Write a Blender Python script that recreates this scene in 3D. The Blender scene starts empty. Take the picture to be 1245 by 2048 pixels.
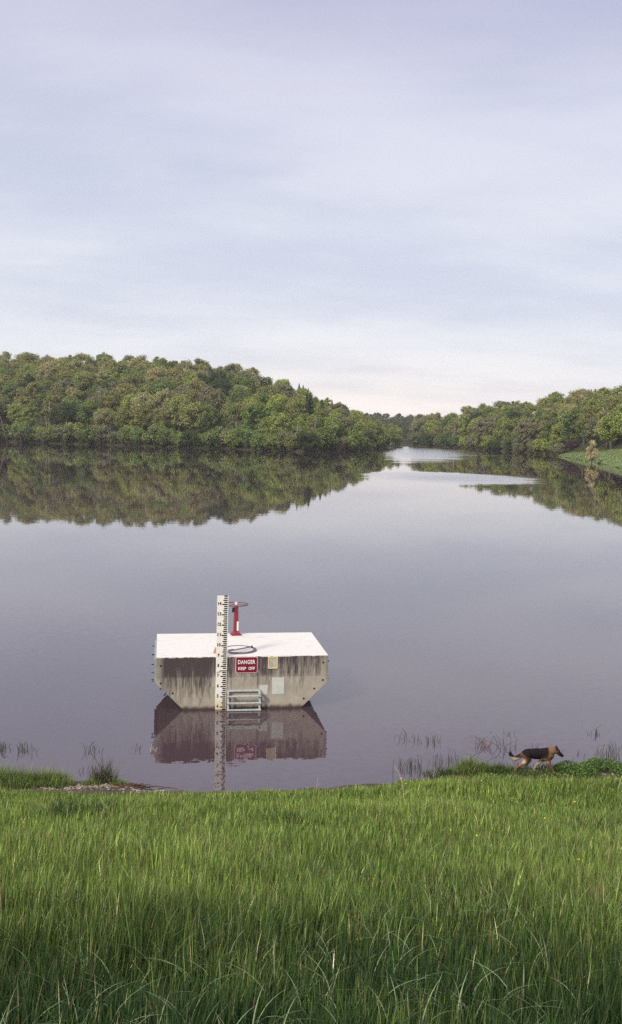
import bpy, bmesh, math, random
import numpy as np
from mathutils import Vector, Matrix

# ------------------------------------------------------------------ camera, sky, sun, exposure
SC = bpy.context.scene
COL = SC.collection
CAM_H, FPX, PW, PH = 8.2, 2000.0, 1245.0, 2048.0
PITCH, ROLL = math.atan((1024 - 862) / FPX), 0.02
_fw = Vector((0, math.cos(PITCH), -math.sin(PITCH)))
_up = Vector((0, math.sin(PITCH), math.cos(PITCH)))
_rt = Vector((1, 0, 0))
_cr = _rt * math.cos(ROLL) + _up * math.sin(ROLL)
_cu = _up * math.cos(ROLL) - _rt * math.sin(ROLL)
cam_d = bpy.data.cameras.new('camera')
cam = bpy.data.objects.new('camera', cam_d)
COL.objects.link(cam)
cam_d.sensor_fit = 'VERTICAL'
cam_d.sensor_height = 36.0
cam_d.sensor_width = 36.0 * PW / PH
cam_d.lens = 36.0 * FPX / PH
cam_d.clip_end = 8000
cam_d.clip_start = 0.1
m3 = Matrix((_cr, _cu, -_fw)).transposed()
cam.matrix_world = Matrix.Translation((0, 0, CAM_H)) @ m3.to_4x4()
SC.camera = cam


def ray(px, py):
    return _fw + _cr * ((px - PW / 2) / FPX) + _cu * ((PH / 2 - py) / FPX)


def at_z(px, py, z=0.0):
    d = ray(px, py)
    return Vector((0, 0, CAM_H)) + d * ((z - CAM_H) / d.z)


def proj(p):
    v = Vector(p) - Vector((0, 0, CAM_H))
    k = FPX / v.dot(_fw)
    return PW / 2 + k * v.dot(_cr), PH / 2 - k * v.dot(_cu)


def lin(r, g, b):
    f = lambda c: (c / 255 / 12.92) if c / 255 <= .04045 else ((c / 255 + .055) / 1.055) ** 2.4
    return (f(r), f(g), f(b), 1.0)


HAZE = 0.00013
SUN_EL, SUN_AZ = math.radians(36), math.radians(218)   # compass azimuth from +Y, clockwise: behind the camera, to the left
SUN_DIR = Vector((math.sin(SUN_AZ) * math.cos(SUN_EL), math.cos(SUN_AZ) * math.cos(SUN_EL), math.sin(SUN_EL)))
sun_d = bpy.data.lights.new('sun', 'SUN')
sun_d.energy = 2.7
sun_d.angle = math.radians(10)
sun_d.color = (1.0, 0.91, 0.79)
sun = bpy.data.objects.new('sun', sun_d)
COL.objects.link(sun)
sun.rotation_euler = SUN_DIR.to_track_quat('Z', 'Y').to_euler()
sun.location = (0, 0, 300)

SC.view_settings.view_transform = 'Standard'
SC.view_settings.look = 'None'
SC.view_settings.exposure = 0.2
SC.view_settings.gamma = 1.0
SC.cycles.use_denoising = False
SC.cycles.max_bounces = 6
SC.cycles.diffuse_bounces = 3
SC.cycles.glossy_bounces = 3
SC.cycles.transmission_bounces = 3
SC.cycles.transparent_max_bounces = 6
SC.cycles.caustics_reflective = False
SC.cycles.caustics_refractive = False


class NT:
    """small node-tree writer"""
    def __init__(s, tree):
        s.t = tree
        s.t.nodes.clear()

    def n(s, typ, ins=None, **kw):
        nd = s.t.nodes.new(typ)
        for k, v in kw.items():
            setattr(nd, k, v)
        for k, v in (ins or {}).items():
            sock = nd.inputs[k]
            if isinstance(v, bpy.types.NodeSocket):
                s.t.links.new(v, sock)
            elif isinstance(v, bpy.types.Node):
                s.t.links.new(v.outputs[0], sock)
            else:
                sock.default_value = v
        return nd

    def math(s, op, a, b=0.0, c=None, clamp=False):
        ins = {0: a, 1: b}
        if c is not None:
            ins[2] = c
        return s.n('ShaderNodeMath', ins, operation=op, use_clamp=clamp).outputs[0]

    def mix(s, f, a, b, mode='MIX'):
        nd = s.n('ShaderNodeMix', data_type='RGBA', blend_type=mode)
        for k, v in ((0, f), (6, a), (7, b)):
            if isinstance(v, bpy.types.NodeSocket):
                s.t.links.new(v, nd.inputs[k])
            else:
                nd.inputs[k].default_value = v
        return nd.outputs[2]

    def ramp(s, f, stops, interp='LINEAR'):
        nd = s.n('ShaderNodeValToRGB', {0: f})
        cr = nd.color_ramp
        cr.interpolation = interp
        while len(cr.elements) < len(stops):
            cr.elements.new(0.5)
        for e, (p, c) in zip(cr.elements, stops):
            e.position = p
            e.color = c if len(c) == 4 else (*c, 1)
        return nd.outputs[0]

    def rng(s, v, a, b, c, d, smooth=False):
        nd = s.n('ShaderNodeMapRange', {0: v, 1: a, 2: b, 3: c, 4: d})
        nd.interpolation_type = 'SMOOTHSTEP' if smooth else 'LINEAR'
        return nd.outputs[0]

    def noise(s, vec, scale, detail=3, rough=.55, out=0):
        return s.n('ShaderNodeTexNoise', {'Vector': vec, 'Scale': scale, 'Detail': detail, 'Roughness': rough}).outputs[out]


def g3(v):
    return (v, v, v, 1)


def build_world():
    w = bpy.data.worlds.new('World')
    SC.world = w
    w.use_nodes = True
    N = NT(w.node_tree)
    tc = N.n('ShaderNodeTexCoord').outputs['Generated']
    sep = N.n('ShaderNodeSeparateXYZ', {0: tc})
    X, Y, Z = sep.outputs
    # thin overcast: colour by elevation
    base = N.ramp(Z, [(0.0, lin(202, 202, 208)), (0.085, lin(202, 204, 213)), (0.17, lin(195, 198, 209)), (0.29, lin(188, 190, 205)),
                      (0.40, lin(172, 172, 194)), (0.62, lin(196, 197, 215)), (1.0, lin(226, 226, 230))])
    # light gap low over the far end of the lake
    az = N.math('DIVIDE', X, N.math('MAXIMUM', Y, .05))
    d1 = N.math('MULTIPLY', N.math('SUBTRACT', az, 0.075), 3.4)
    d2 = N.math('MULTIPLY', N.math('SUBTRACT', Z, 0.0), 16.0)
    r2 = N.math('ADD', N.math('MULTIPLY', d1, d1), N.math('MULTIPLY', d2, d2))
    glow = N.math('MULTIPLY', N.math('POWER', 2.718, N.math('MULTIPLY', r2, -1.0)), N.math('GREATER_THAN', Y, 0))
    base = N.mix(glow, base, lin(232, 222, 217))
    # streaky cloud layer on a plane overhead
    zz = N.math('ADD', N.math('MAXIMUM', Z, 0.0), 0.16)
    px = N.math('DIVIDE', X, zz)
    py = N.math('DIVIDE', Y, zz)
    vec = N.n('ShaderNodeCombineXYZ', {0: N.math('MULTIPLY', px, .8), 1: N.math('MULTIPLY', py, 1.25), 2: 3.3}).outputs[0]
    vr = N.n('ShaderNodeVectorRotate', {'Vector': vec, 'Angle': math.radians(-14)}, rotation_type='Z_AXIS').outputs[0]
    n1 = N.noise(vr, 0.9, 5, .52)
    n2 = N.noise(vr, 3.2, 6, .6)
    cl = N.math('ADD', N.math('MULTIPLY', n1, .75), N.math('MULTIPLY', n2, .25))
    cf = N.rng(cl, .34, .64, 0, 1, True)
    tint = N.mix(cf, (0.85, 0.87, 0.92, 1), (1.07, 1.06, 1.03, 1))
    sky_c = N.mix(1.0, base, tint, 'MULTIPLY')
    # the sun behind the cloud, out of the picture behind the camera
    dt = N.n('ShaderNodeVectorMath', {0: tc, 1: tuple(SUN_DIR)}, operation='DOT_PRODUCT').outputs['Value']
    halo = N.math('POWER', N.math('MAXIMUM', dt, 0.0), 3.0)
    sky_c = N.mix(N.math('MULTIPLY', halo, 1.0), sky_c, (1.5, 1.4, 1.25, 1), 'MIX')
    ns = N.n('ShaderNodeTexSky', sky_type='NISHITA')
    ns.sun_disc = False
    ns.sun_elevation = SUN_EL
    ns.sun_rotation = SUN_AZ
    b1 = N.n('ShaderNodeBackground', {'Color': ns.outputs[0], 'Strength': 0.09})
    b2 = N.n('ShaderNodeBackground', {'Color': sky_c, 'Strength': 1.27})
    mx = N.n('ShaderNodeMixShader', {0: 0.9, 1: b1.outputs[0], 2: b2.outputs[0]})
    N.n('ShaderNodeOutputWorld', {0: mx.outputs[0]})


build_world()

# ------------------------------------------------------------------ helpers
RND = random.Random(7)


def tag(o, label=None, cat=None, group=None, kind=None):
    if label: o['label'] = label
    if cat: o['category'] = cat
    if group: o['group'] = group
    if kind: o['kind'] = kind
    return o


def empty(name, loc=(0, 0, 0), rz=0.0, label=None, cat=None, group=None):
    o = bpy.data.objects.new(name, None)
    o.empty_display_size = .2
    COL.objects.link(o)
    o.location = loc
    o.rotation_euler = (0, 0, rz)
    return tag(o, label, cat, group)


def link(name, me, mat=None, parent=None):
    if mat and not me.materials:
        me.materials.append(mat)
    o = bpy.data.objects.new(name, me)
    COL.objects.link(o)
    if parent: o.parent = parent
    return o


def np_mesh(name, V, loops, starts, totals, smooth=False):
    me = bpy.data.meshes.new(name)
    me.vertices.add(len(V))
    me.vertices.foreach_set('co', np.asarray(V, np.float32).ravel())
    me.loops.add(len(loops))
    me.loops.foreach_set('vertex_index', np.asarray(loops, np.int32))
    me.polygons.add(len(starts))
    me.polygons.foreach_set('loop_start', np.asarray(starts, np.int32))
    me.polygons.foreach_set('loop_total', np.asarray(totals, np.int32))
    if smooth:
        me.polygons.foreach_set('use_smooth', np.ones(len(starts), bool))
    me.update(calc_edges=True)
    return me


class MB:
    """collects simple shapes into one mesh"""
    def __init__(s):
        s.v, s.f = [], []

    def add(s, vs, fs):
        o = len(s.v)
        s.v += [tuple(v) for v in vs]
        s.f += [tuple(i + o for i in f) for f in fs]
        return s

    def box(s, c, d, M=None):
        x, y, z = d[0] / 2, d[1] / 2, d[2] / 2
        vs = [Vector((sx * x, sy * y, sz * z)) for sz in (-1, 1) for sy in (-1, 1) for sx in (-1, 1)]
        vs = [((M @ v) if M else v) + Vector(c) for v in vs]
        return s.add(vs, [(0, 2, 3, 1), (4, 5, 7, 6), (0, 1, 5, 4), (2, 6, 7, 3), (0, 4, 6, 2), (1, 3, 7, 5)])

    def tube(s, pts, rad, n=8, cap=True):
        pts = [Vector(p) for p in pts]
        vs, fs = [], []
        ref = Vector((0.31, 0.17, 0.93))
        for i, p in enumerate(pts):
            t = (pts[min(i + 1, len(pts) - 1)] - pts[max(i - 1, 0)]).normalized()
            a = t.cross(ref)
            if a.length < 1e-3: a = t.cross(Vector((1, 0, 0)))
            a.normalize()
            b = t.cross(a)
            r = rad[i] if hasattr(rad, '__len__') else rad
            for k in range(n):
                an = 2 * math.pi * k / n
                vs.append(p + (a * math.cos(an) + b * math.sin(an)) * r)
        for i in range(len(pts) - 1):
            for k in range(n):
                k2 = (k + 1) % n
                fs.append((i * n + k, i * n + k2, (i + 1) * n + k2, (i + 1) * n + k))
        if cap:
            fs.append(tuple(range(n))[::-1])
            fs.append(tuple((len(pts) - 1) * n + k for k in range(n)))
        return s.add(vs, fs)

    def ring(s, c, R, r, n=40, m=8, sx=1.0):
        vs, fs = [], []
        for i in range(n):
            a = 2 * math.pi * i / n
            for j in range(m):
                b = 2 * math.pi * j / m
                q = R + r * math.cos(b)
                vs.append((c[0] + q * math.cos(a), c[1] + q * math.sin(a), c[2] + r * math.sin(b)))
        for i in range(n):
            for j in range(m):
                fs.append((i * m + j, ((i + 1) % n) * m + j, ((i + 1) % n) * m + (j + 1) % m, i * m + (j + 1) % m))
        return s.add(vs, fs)

    def prism(s, poly, y0, y1):
        """poly in (x, z), extruded along y"""
        n = len(poly)
        vs = [(p[0], y0, p[1]) for p in poly] + [(p[0], y1, p[1]) for p in poly]
        fs = [tuple(range(n)), tuple(range(n, 2 * n))[::-1]]
        for i in range(n):
            j = (i + 1) % n
            fs.append((i, i + n, j + n, j))
        return s.add(vs, fs)

    def mesh(s, name, bevel=0.0, smooth=False):
        me = bpy.data.meshes.new(name)
        me.from_pydata(s.v, [], s.f)
        bm = bmesh.new()
        bm.from_mesh(me)
        bmesh.ops.recalc_face_normals(bm, faces=bm.faces)
        if bevel:
            bmesh.ops.bevel(bm, geom=list(bm.edges), offset=bevel, segments=2, affect='EDGES', profile=.6)
        for f in bm.faces: f.smooth = smooth
        bm.to_mesh(me)
        bm.free()
        return me

    def build(s, name, mat, parent=None, bevel=0.0, smooth=False):
        return link(name, s.mesh(name, bevel, smooth), mat, parent)


def evaluated(o, name):
    dg = bpy.context.evaluated_depsgraph_get()
    dg.update()
    return bpy.data.meshes.new_from_object(o.evaluated_get(dg))


def text_mesh(txt, size, name, width=None, depth=0.002, bold=0.0, spacing=1.0):
    cu = bpy.data.curves.new('t', 'FONT')
    cu.body = txt
    cu.size = size
    cu.extrude = depth
    cu.offset = bold
    cu.space_character = spacing
    cu.align_x = 'CENTER'
    cu.align_y = 'CENTER'
    cu.resolution_u = 3
    o = bpy.data.objects.new('t', cu)
    COL.objects.link(o)
    me = evaluated(o, name)
    bpy.data.objects.remove(o)
    me.name = name
    co = np.zeros(len(me.vertices) * 3, np.float32)
    me.vertices.foreach_get('co', co)
    co = co.reshape(-1, 3)
    co[:, :2] -= (co[:, :2].max(0) + co[:, :2].min(0)) / 2
    if width:
        co[:, 0] *= width / max(1e-6, np.ptp(co[:, 0]))
    out = np.stack([co[:, 0], -co[:, 2], co[:, 1]], 1)      # stand it up facing -Y
    me.vertices.foreach_set('co', out.ravel().astype(np.float32))
    me.update()
    return me


# ------------------------------------------------------------------ materials
MATS = {}


def new_mat(name):
    m = bpy.data.materials.new(name)
    m.use_nodes = True
    return m, NT(m.node_tree)


def simple(name, col, rough=.6, var=.18, scale=6.0, metal=0.0, spec=.4, bump=0.0, dirt=None, dirt_amt=.5):
    m, N = new_mat(name)
    tc = N.n('ShaderNodeTexCoord').outputs['Object']
    n = N.noise(tc, scale, 5, .6)
    f = N.rng(n, .3, .7, 1 - var, 1 + var)
    c = N.mix(1.0, col, N.n('ShaderNodeCombineColor', {0: f, 1: f, 2: f}).outputs[0], 'MULTIPLY')
    if dirt:
        n2 = N.noise(tc, scale * .6, 6, .7)
        c = N.mix(N.rng(n2, .5, .72, 0, dirt_amt), c, dirt)
    p = N.n('ShaderNodeBsdfPrincipled', {'Base Color': c, 'Roughness': rough, 'Metallic': metal, 'Specular IOR Level': spec})
    if bump:
        b = N.n('ShaderNodeBump', {'Strength': bump, 'Distance': .01, 'Height': n})
        N.t.links.new(b.outputs[0], p.inputs['Normal'])
    N.n('ShaderNodeOutputMaterial', {0: p.outputs[0]})
    MATS[name] = m
    return m


def mat_concrete():
    m, N = new_mat('concrete')
    tc = N.n('ShaderNodeTexCoord').outputs['Object']
    X, Y, Z = N.n('ShaderNodeSeparateXYZ', {0: tc}).outputs
    grain = N.noise(tc, 42, 4, .7)
    blot = N.noise(tc, 2.1, 5, .6)
    base = N.mix(N.rng(blot, .3, .7, 0, 1), (0.285, 0.256, 0.220, 1), (0.425, 0.388, 0.332, 1))
    g = N.rng(grain, .3, .7, .80, 1.2)
    base = N.mix(1.0, base, N.n('ShaderNodeCombineColor', {0: g, 1: g, 2: g}).outputs[0], 'MULTIPLY')
    # vertical run-off streaks, heavier above the cold joint and on the left
    sv = N.n('ShaderNodeCombineXYZ', {0: N.math('MULTIPLY', X, 1.0), 1: N.math('MULTIPLY', Y, 1.0), 2: N.math('MULTIPLY', Z, .10)}).outputs[0]
    s1 = N.noise(sv, 7.5, 4, .65)
    s2 = N.noise(sv, 30, 3, .7)
    s3 = N.noise(sv, 2.2, 2, .5)
    up = N.rng(Z, .25, 1.56, 0, .20)
    left = N.rng(X, -2.5, .2, .11, -.03)
    joint = N.rng(N.math('ADD', Z, N.math('MULTIPLY', N.math('SUBTRACT', blot, .5), .3)), .93, 1.03, 0, .07)
    t = N.math('ADD', N.math('ADD', N.math('MULTIPLY', s1, .55), N.math('MULTIPLY', s2, .25)), N.math('MULTIPLY', s3, .3))
    t = N.math('ADD', N.math('ADD', N.math('ADD', t, up), left), joint)
    f = N.rng(t, .57, .84, 0, .95, True)
    f = N.math('MULTIPLY', f, N.rng(N.math('ABSOLUTE', N.math('ADD', X, 0.0)), 2.3, 2.42, 1, .45))
    c = N.mix(f, base, (0.050, 0.037, 0.043, 1))
    # pale efflorescence specks
    sp = N.noise(tc, 26, 2, .5)
    c = N.mix(N.rng(sp, .70, .76, 0, .45), c, (0.6, 0.55, 0.45, 1))
    # cold joint and the wet dark band at the waterline
    jz = N.math('ABSOLUTE', N.math('SUBTRACT', N.math('ADD', Z, N.math('MULTIPLY', blot, .03)), .985))
    c = N.mix(N.rng(jz, .0, .014, .5, 0), c, (0.09, 0.075, 0.07, 1))
    wet = N.math('ADD', Z, N.math('MULTIPLY', N.math('SUBTRACT', s1, .5), .22))
    c = N.mix(N.rng(wet, .03, .13, .92, 0), c, (0.045, 0.032, 0.03, 1))
    p = N.n('ShaderNodeBsdfPrincipled', {'Base Color': c, 'Roughness': .88, 'Specular IOR Level': .25})
    b = N.n('ShaderNodeBump', {'Strength': .5, 'Distance': .006, 'Height': grain})
    N.t.links.new(b.outputs[0], p.inputs['Normal'])
    N.n('ShaderNodeOutputMaterial', {0: p.outputs[0]})
    return m


def mat_deck():
    m, N = new_mat('white_deck_paint')
    tc = N.n('ShaderNodeTexCoord').outputs['Object']
    X, Y, Z = N.n('ShaderNodeSeparateXYZ', {0: tc}).outputs
    n = N.noise(tc, 1.6, 6, .65)
    n2 = N.noise(tc, 14, 4, .6)
    c = N.mix(N.rng(n, .35, .65, 0, 1), (0.58, 0.565, 0.54, 1), (0.66, 0.65, 0.635, 1))
    c = N.mix(N.rng(N.math('ADD', N.math('MULTIPLY', n, .7), N.math('MULTIPLY', n2, .35)), .55, .67, 0, .5), c, (0.40, 0.36, 0.31, 1))
    p = N.n('ShaderNodeBsdfPrincipled', {'Base Color': c, 'Roughness': .7, 'Specular IOR Level': .25})
    N.n('ShaderNodeOutputMaterial', {0: p.outputs[0]})
    return m


def mat_gauge():
    m, N = new_mat('gauge_enamel')
    tc = N.n('ShaderNodeTexCoord').outputs['Object']
    X, Y, Z = N.n('ShaderNodeSeparateXYZ', {0: tc}).outputs
    n = N.noise(tc, 7, 5, .65)
    c = N.mix(N.rng(n, .35, .7, 0, 1), (0.80, 0.78, 0.74, 1), (0.73, 0.71, 0.65, 1))
    low = N.math('ADD', Z, N.math('MULTIPLY', N.math('SUBTRACT', n, .5), .25))
    c = N.mix(N.rng(low, .02, .42, .8, 0), c, (0.56, 0.47, 0.26, 1))
    p = N.n('ShaderNodeBsdfPrincipled', {'Base Color': c, 'Roughness': .5, 'Specular IOR Level': .4})
    N.n('ShaderNodeOutputMaterial', {0: p.outputs[0]})
    return m


def mat_water():
    m, N = new_mat('lake_water')
    tc = N.n('ShaderNodeTexCoord').outputs['Object']
    X, Y, Z = N.n('ShaderNodeSeparateXYZ', {0: tc}).outputs
    v = N.n('ShaderNodeCombineXYZ', {0: N.math('MULTIPLY', X, 1.0), 1: N.math('MULTIPLY', Y, 1.8), 2: 0.0}).outputs[0]
    n1 = N.noise(v, 5.0, 2, .5, out=1)
    n2 = N.noise(v, 0.55, 2, .5, out=1)
    n3 = N.noise(v, 9.0, 2, .6, out=1)
    # cat's-paw patches where a breath of wind roughens the surface, also tilted to mirror brighter sky
    def patch(cx, cy, rx, ry, rot, lo, hi):
        dx = N.math('SUBTRACT', X, cx)
        dy = N.math('SUBTRACT', Y, cy)
        ca, sa = math.cos(rot), math.sin(rot)
        a = N.math('ADD', N.math('MULTIPLY', dx, ca / rx), N.math('MULTIPLY', dy, sa / rx))
        b = N.math('ADD', N.math('MULTIPLY', dx, -sa / ry), N.math('MULTIPLY', dy, ca / ry))
        r = N.math('ADD', N.math('MULTIPLY', a, a), N.math('MULTIPLY', b, b))
        e = N.math('ADD', r, N.math('MULTIPLY', N.math('SUBTRACT', pn, .5), 1.6))
        return N.rng(e, lo, hi, 1, 0, True)
    vs = N.n('ShaderNodeCombineXYZ', {0: N.math('MULTIPLY', X, .035), 1: N.math('MULTIPLY', Y, .13), 2: 0.0}).outputs[0]
    pn = N.noise(vs, 1.0, 5, .65)
    p1 = patch(27, 188, 17, 25, 0.10, -.35, 1.35)
    p2 = patch(55, 480, 22, 190, -0.115, -.1, 1.4)
    p3 = patch(56, 395, 22, 22, 0.0, .55, 1.0)
    pm = N.math('MAXIMUM', N.math('MAXIMUM', N.math('MULTIPLY', p1, .72), N.math('MULTIPLY', p2, .9)), N.math('MULTIPLY', p3, .55), clamp=True)
    near = N.rng(Y, 34, 85, .036, .006, True)
    a1 = near
    c1 = N.n('ShaderNodeVectorMath', {0: n1, 1: (.5, .5, .5)}, operation='SUBTRACT').outputs[0]
    c1 = N.n('ShaderNodeVectorMath', {0: c1, 3: a1}, operation='SCALE').outputs[0]
    c3 = N.n('ShaderNodeVectorMath', {0: n3, 1: (.5, .5, .5)}, operation='SUBTRACT').outputs[0]
    c3 = N.n('ShaderNodeVectorMath', {0: c3, 3: N.math('ADD', .004, N.math('MULTIPLY', pm, .28))}, operation='SCALE').outputs[0]
    c1 = N.n('ShaderNodeVectorMath', {0: c1, 1: c3}, operation='ADD').outputs[0]
    c2 = N.n('ShaderNodeVectorMath', {0: n2, 1: (.5, .5, .5)}, operation='SUBTRACT').outputs[0]
    c2 = N.n('ShaderNodeVectorMath', {0: c2, 3: .0035}, operation='SCALE').outputs[0]
    s = N.n('ShaderNodeVectorMath', {0: c1, 1: c2}, operation='ADD').outputs[0]
    s = N.n('ShaderNodeVectorMath', {0: s, 1: (1, 1, 0)}, operation='MULTIPLY').outputs[0]
    tilt = N.n('ShaderNodeCombineXYZ', {0: 0.0, 1: N.math('MULTIPLY', pm, -.055), 2: 0.0}).outputs[0]   # patch normals tilted toward the camera, shaped to mirror brighter sky
    s = N.n('ShaderNodeVectorMath', {0: s, 1: tilt}, operation='ADD').outputs[0]
    s = N.n('ShaderNodeVectorMath', {0: s, 1: (0, 0, 1)}, operation='ADD').outputs[0]
    s = N.n('ShaderNodeVectorMath', {0: s}, operation='NORMALIZE').outputs[0]
    p = N.n('ShaderNodeBsdfPrincipled', {'Base Color': (0.052, 0.033, 0.042, 1), 'Roughness': 0.012, 'IOR': 1.86, 'Specular IOR Level': .5, 'Normal': s})
    N.n('ShaderNodeOutputMaterial', {0: p.outputs[0]})
    return m


def mat_leaf(name='foliage'):
    m, N = new_mat(name)
    oi = N.n('ShaderNodeObjectInfo')
    ge = N.n('ShaderNodeNewGeometry')
    tc = N.n('ShaderNodeTexCoord').outputs['Object']
    rp = ge.outputs['Random Per Island']
    nz = N.noise(tc, .33, 2, .5)
    f = N.math('ADD', N.rng(rp, 0, 1, .62, 1.32), N.rng(nz, .3, .7, -.2, .2))
    c = N.mix(1.0, oi.outputs['Color'], N.n('ShaderNodeCombineColor', {0: f, 1: f, 2: f}).outputs[0], 'MULTIPLY')
    hv = N.n('ShaderNodeHueSaturation', {'Hue': N.rng(nz, .25, .75, .478, .518), 'Saturation': .95, 'Value': 1.0, 'Color': c}).outputs[0]
    d = N.n('ShaderNodeBsdfDiffuse', {'Color': hv})
    t = N.n('ShaderNodeBsdfTranslucent', {'Color': hv})
    mx = N.n('ShaderNodeMixShader', {0: .25, 1: d.outputs[0], 2: t.outputs[0]})
    N.n('ShaderNodeOutputMaterial', {0: mx.outputs[0]})
    return m


def mat_blade(name='grass_blades'):
    m, N = new_mat(name)
    c = N.n('ShaderNodeAttribute', attribute_name='col').outputs['Color']
    d = N.n('ShaderNodeBsdfPrincipled', {'Base Color': c, 'Roughness': .55, 'Specular IOR Level': .15})
    t = N.n('ShaderNodeBsdfTranslucent', {'Color': c})
    mx = N.n('ShaderNodeMixShader', {0: .28, 1: d.outputs[0], 2: t.outputs[0]})
    N.n('ShaderNodeOutputMaterial', {0: mx.outputs[0]})
    return m


def mat_bank():
    m, N = new_mat('bank_soil')
    tc = N.n('ShaderNodeTexCoord').outputs['Object']
    n = N.noise(tc, 1.3, 6, .65)
    n2 = N.noise(tc, 18, 4, .6)
    c = N.mix(N.rng(n, .35, .65, 0, 1), (0.060, 0.045, 0.036, 1), (0.13, 0.10, 0.078, 1))
    c = N.mix(N.rng(n2, .35, .7, 0, .6), c, (0.040, 0.044, 0.018, 1))
    p = N.n('ShaderNodeBsdfPrincipled', {'Base Color': c, 'Roughness': .9, 'Specular IOR Level': .2})
    b = N.n('ShaderNodeBump', {'Strength': .7, 'Distance': .04, 'Height': n2})
    N.t.links.new(b.outputs[0], p.inputs['Normal'])
    N.n('ShaderNodeOutputMaterial', {0: p.outputs[0]})
    return m


def mat_hill():
    m, N = new_mat('hill_floor')
    tc = N.n('ShaderNodeTexCoord').outputs['Object']
    n = N.noise(tc, .06, 6, .65)
    c = N.mix(N.rng(n, .35, .65, 0, 1), (0.030, 0.036, 0.016, 1), (0.055, 0.05, 0.028, 1))
    p = N.n('ShaderNodeBsdfPrincipled', {'Base Color': c, 'Roughness': .95, 'Specular IOR Level': .1})
    N.n('ShaderNodeOutputMaterial', {0: p.outputs[0]})
    return m


def mat_fur():
    m, N = new_mat('fur')
    c = N.n('ShaderNodeAttribute', attribute_name='col').outputs['Color']
    tc = N.n('ShaderNodeTexCoord').outputs['Object']
    mp = N.n('ShaderNodeMapping', {'Vector': tc, 'Scale': (25, 70, 70)}).outputs[0]
    n = N.noise(mp, 2.0, 3, .7)
    f = N.rng(n, .3, .7, .65, 1.35)
    c = N.mix(1.0, c, N.n('ShaderNodeCombineColor', {0: f, 1: f, 2: f}).outputs[0], 'MULTIPLY')
    p = N.n('ShaderNodeBsdfPrincipled', {'Base Color': c, 'Roughness': .85, 'Specular IOR Level': .08})
    b = N.n('ShaderNodeBump', {'Strength': .6, 'Distance': .01, 'Height': n})
    N.t.links.new(b.outputs[0], p.inputs['Normal'])
    N.n('ShaderNodeOutputMaterial', {0: p.outputs[0]})
    return m


M_CON, M_DECK, M_GAUGE, M_WATER = mat_concrete(), mat_deck(), mat_gauge(), mat_water()
M_LEAF, M_BLADE, M_BANK, M_HILL, M_FUR = mat_leaf(), mat_blade(), mat_bank(), mat_hill(), mat_fur()
M_BARK = simple('bark', (0.10, 0.078, 0.062, 1), .9, .35, 3)
M_PALEBARK = simple('pale_bark', (0.26, 0.23, 0.19, 1), .9, .3, 3)
M_BLACK = simple('black_enamel', (0.012, 0.011, 0.014, 1), .45, .2)
M_HOLE_SHADE = simple('hole_shade', (0.012, 0.010, 0.012, 1), .9, .2)
M_RED = simple('red_iron_paint', (0.21, 0.020, 0.040, 1), .5, .22, 9, dirt=(0.10, 0.03, 0.035, 1), dirt_amt=.6)
M_RUST = simple('rusty_ring', (0.125, 0.062, 0.066, 1), .7, .25, 15)
M_SIGN = simple('sign_maroon', (0.175, 0.006, 0.030, 1), .45, .12, 8)
M_WHITE = simple('sign_white', (0.82, 0.80, 0.80, 1), .5, .05)
M_PINK = simple('sign_edge', (0.74, 0.50, 0.54, 1), .5, .08)
M_STEEL = simple('galvanised_steel', (0.50, 0.54, 0.54, 1), .45, .22, 14, metal=.25, dirt=(0.2, 0.21, 0.2, 1))
M_BLUESTEEL = simple('blue_grey_steel', (0.25, 0.31, 0.35, 1), .5, .2, 6)
M_PATCH = simple('grey_patch_paint', (0.50, 0.52, 0.485, 1), .8, .1, 5)
M_PLATE = simple('weathered_plate', (0.42, 0.39, 0.32, 1), .7, .2, 9)
M_YELLOW = simple('faded_yellow_paint', (0.66, 0.58, 0.33, 1), .6, .15, 12)
M_IRON = simple('dull_iron', (0.115, 0.098, 0.105, 1), .6, .25, 12)
M_STONE = simple('pale_stone', (0.22, 0.185, 0.145, 1), .9, .55, 5, bump=.4)
M_DEAD = simple('dead_reed', (0.18, 0.13, 0.095, 1), .9, .35, 8)
M_STRAW = simple('dry_straw', (0.50, 0.43, 0.28, 1), .8, .25, 8)

# ------------------------------------------------------------------ setting: water, near bank, far hills
mb = MB()
mb.add([(-1500, 15, 0), (1500, 15, 0), (1500, 1900, 0), (-1500, 1900, 0)], [(0, 1, 2, 3)])
tag(mb.build('lake_water', M_WATER), 'calm murky lake reflecting the hills and cloudy sky', 'lake', kind='structure')

SHX = [-30, -8, -6.2, -5.3, -4.9, -4.5, -4.2, -3.6, -1, 0.4, 1.5, 2.4, 3.3, 4.2, 5.2, 6.5, 9, 30]
SHY = [23.2, 23.1, 22.95, 22.6, 22.75, 22.7, 22.35, 22.0, 22.2, 22.45, 22.75, 23.15, 23.6, 24.0, 24.25, 24.3, 24.4, 24.6]


def hash_noise(x, y, f, seed=0):
    """cheap smooth value noise, 0..1"""
    x = np.asarray(x, float) * f + seed * 17.3
    y = np.asarray(y, float) * f + seed * 5.7
    xi, yi = np.floor(x), np.floor(y)
    fx, fy = x - xi, y - yi
    fx, fy = fx * fx * (3 - 2 * fx), fy * fy * (3 - 2 * fy)
    h = lambda a, b: np.modf(np.abs(np.sin(a * 127.1 + b * 311.7 + seed * 74.7) * 43758.5453))[0]
    return (h(xi, yi) * (1 - fx) + h(xi + 1, yi) * fx) * (1 - fy) + (h(xi, yi + 1) * (1 - fx) + h(xi + 1, yi + 1) * fx) * fy


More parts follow.
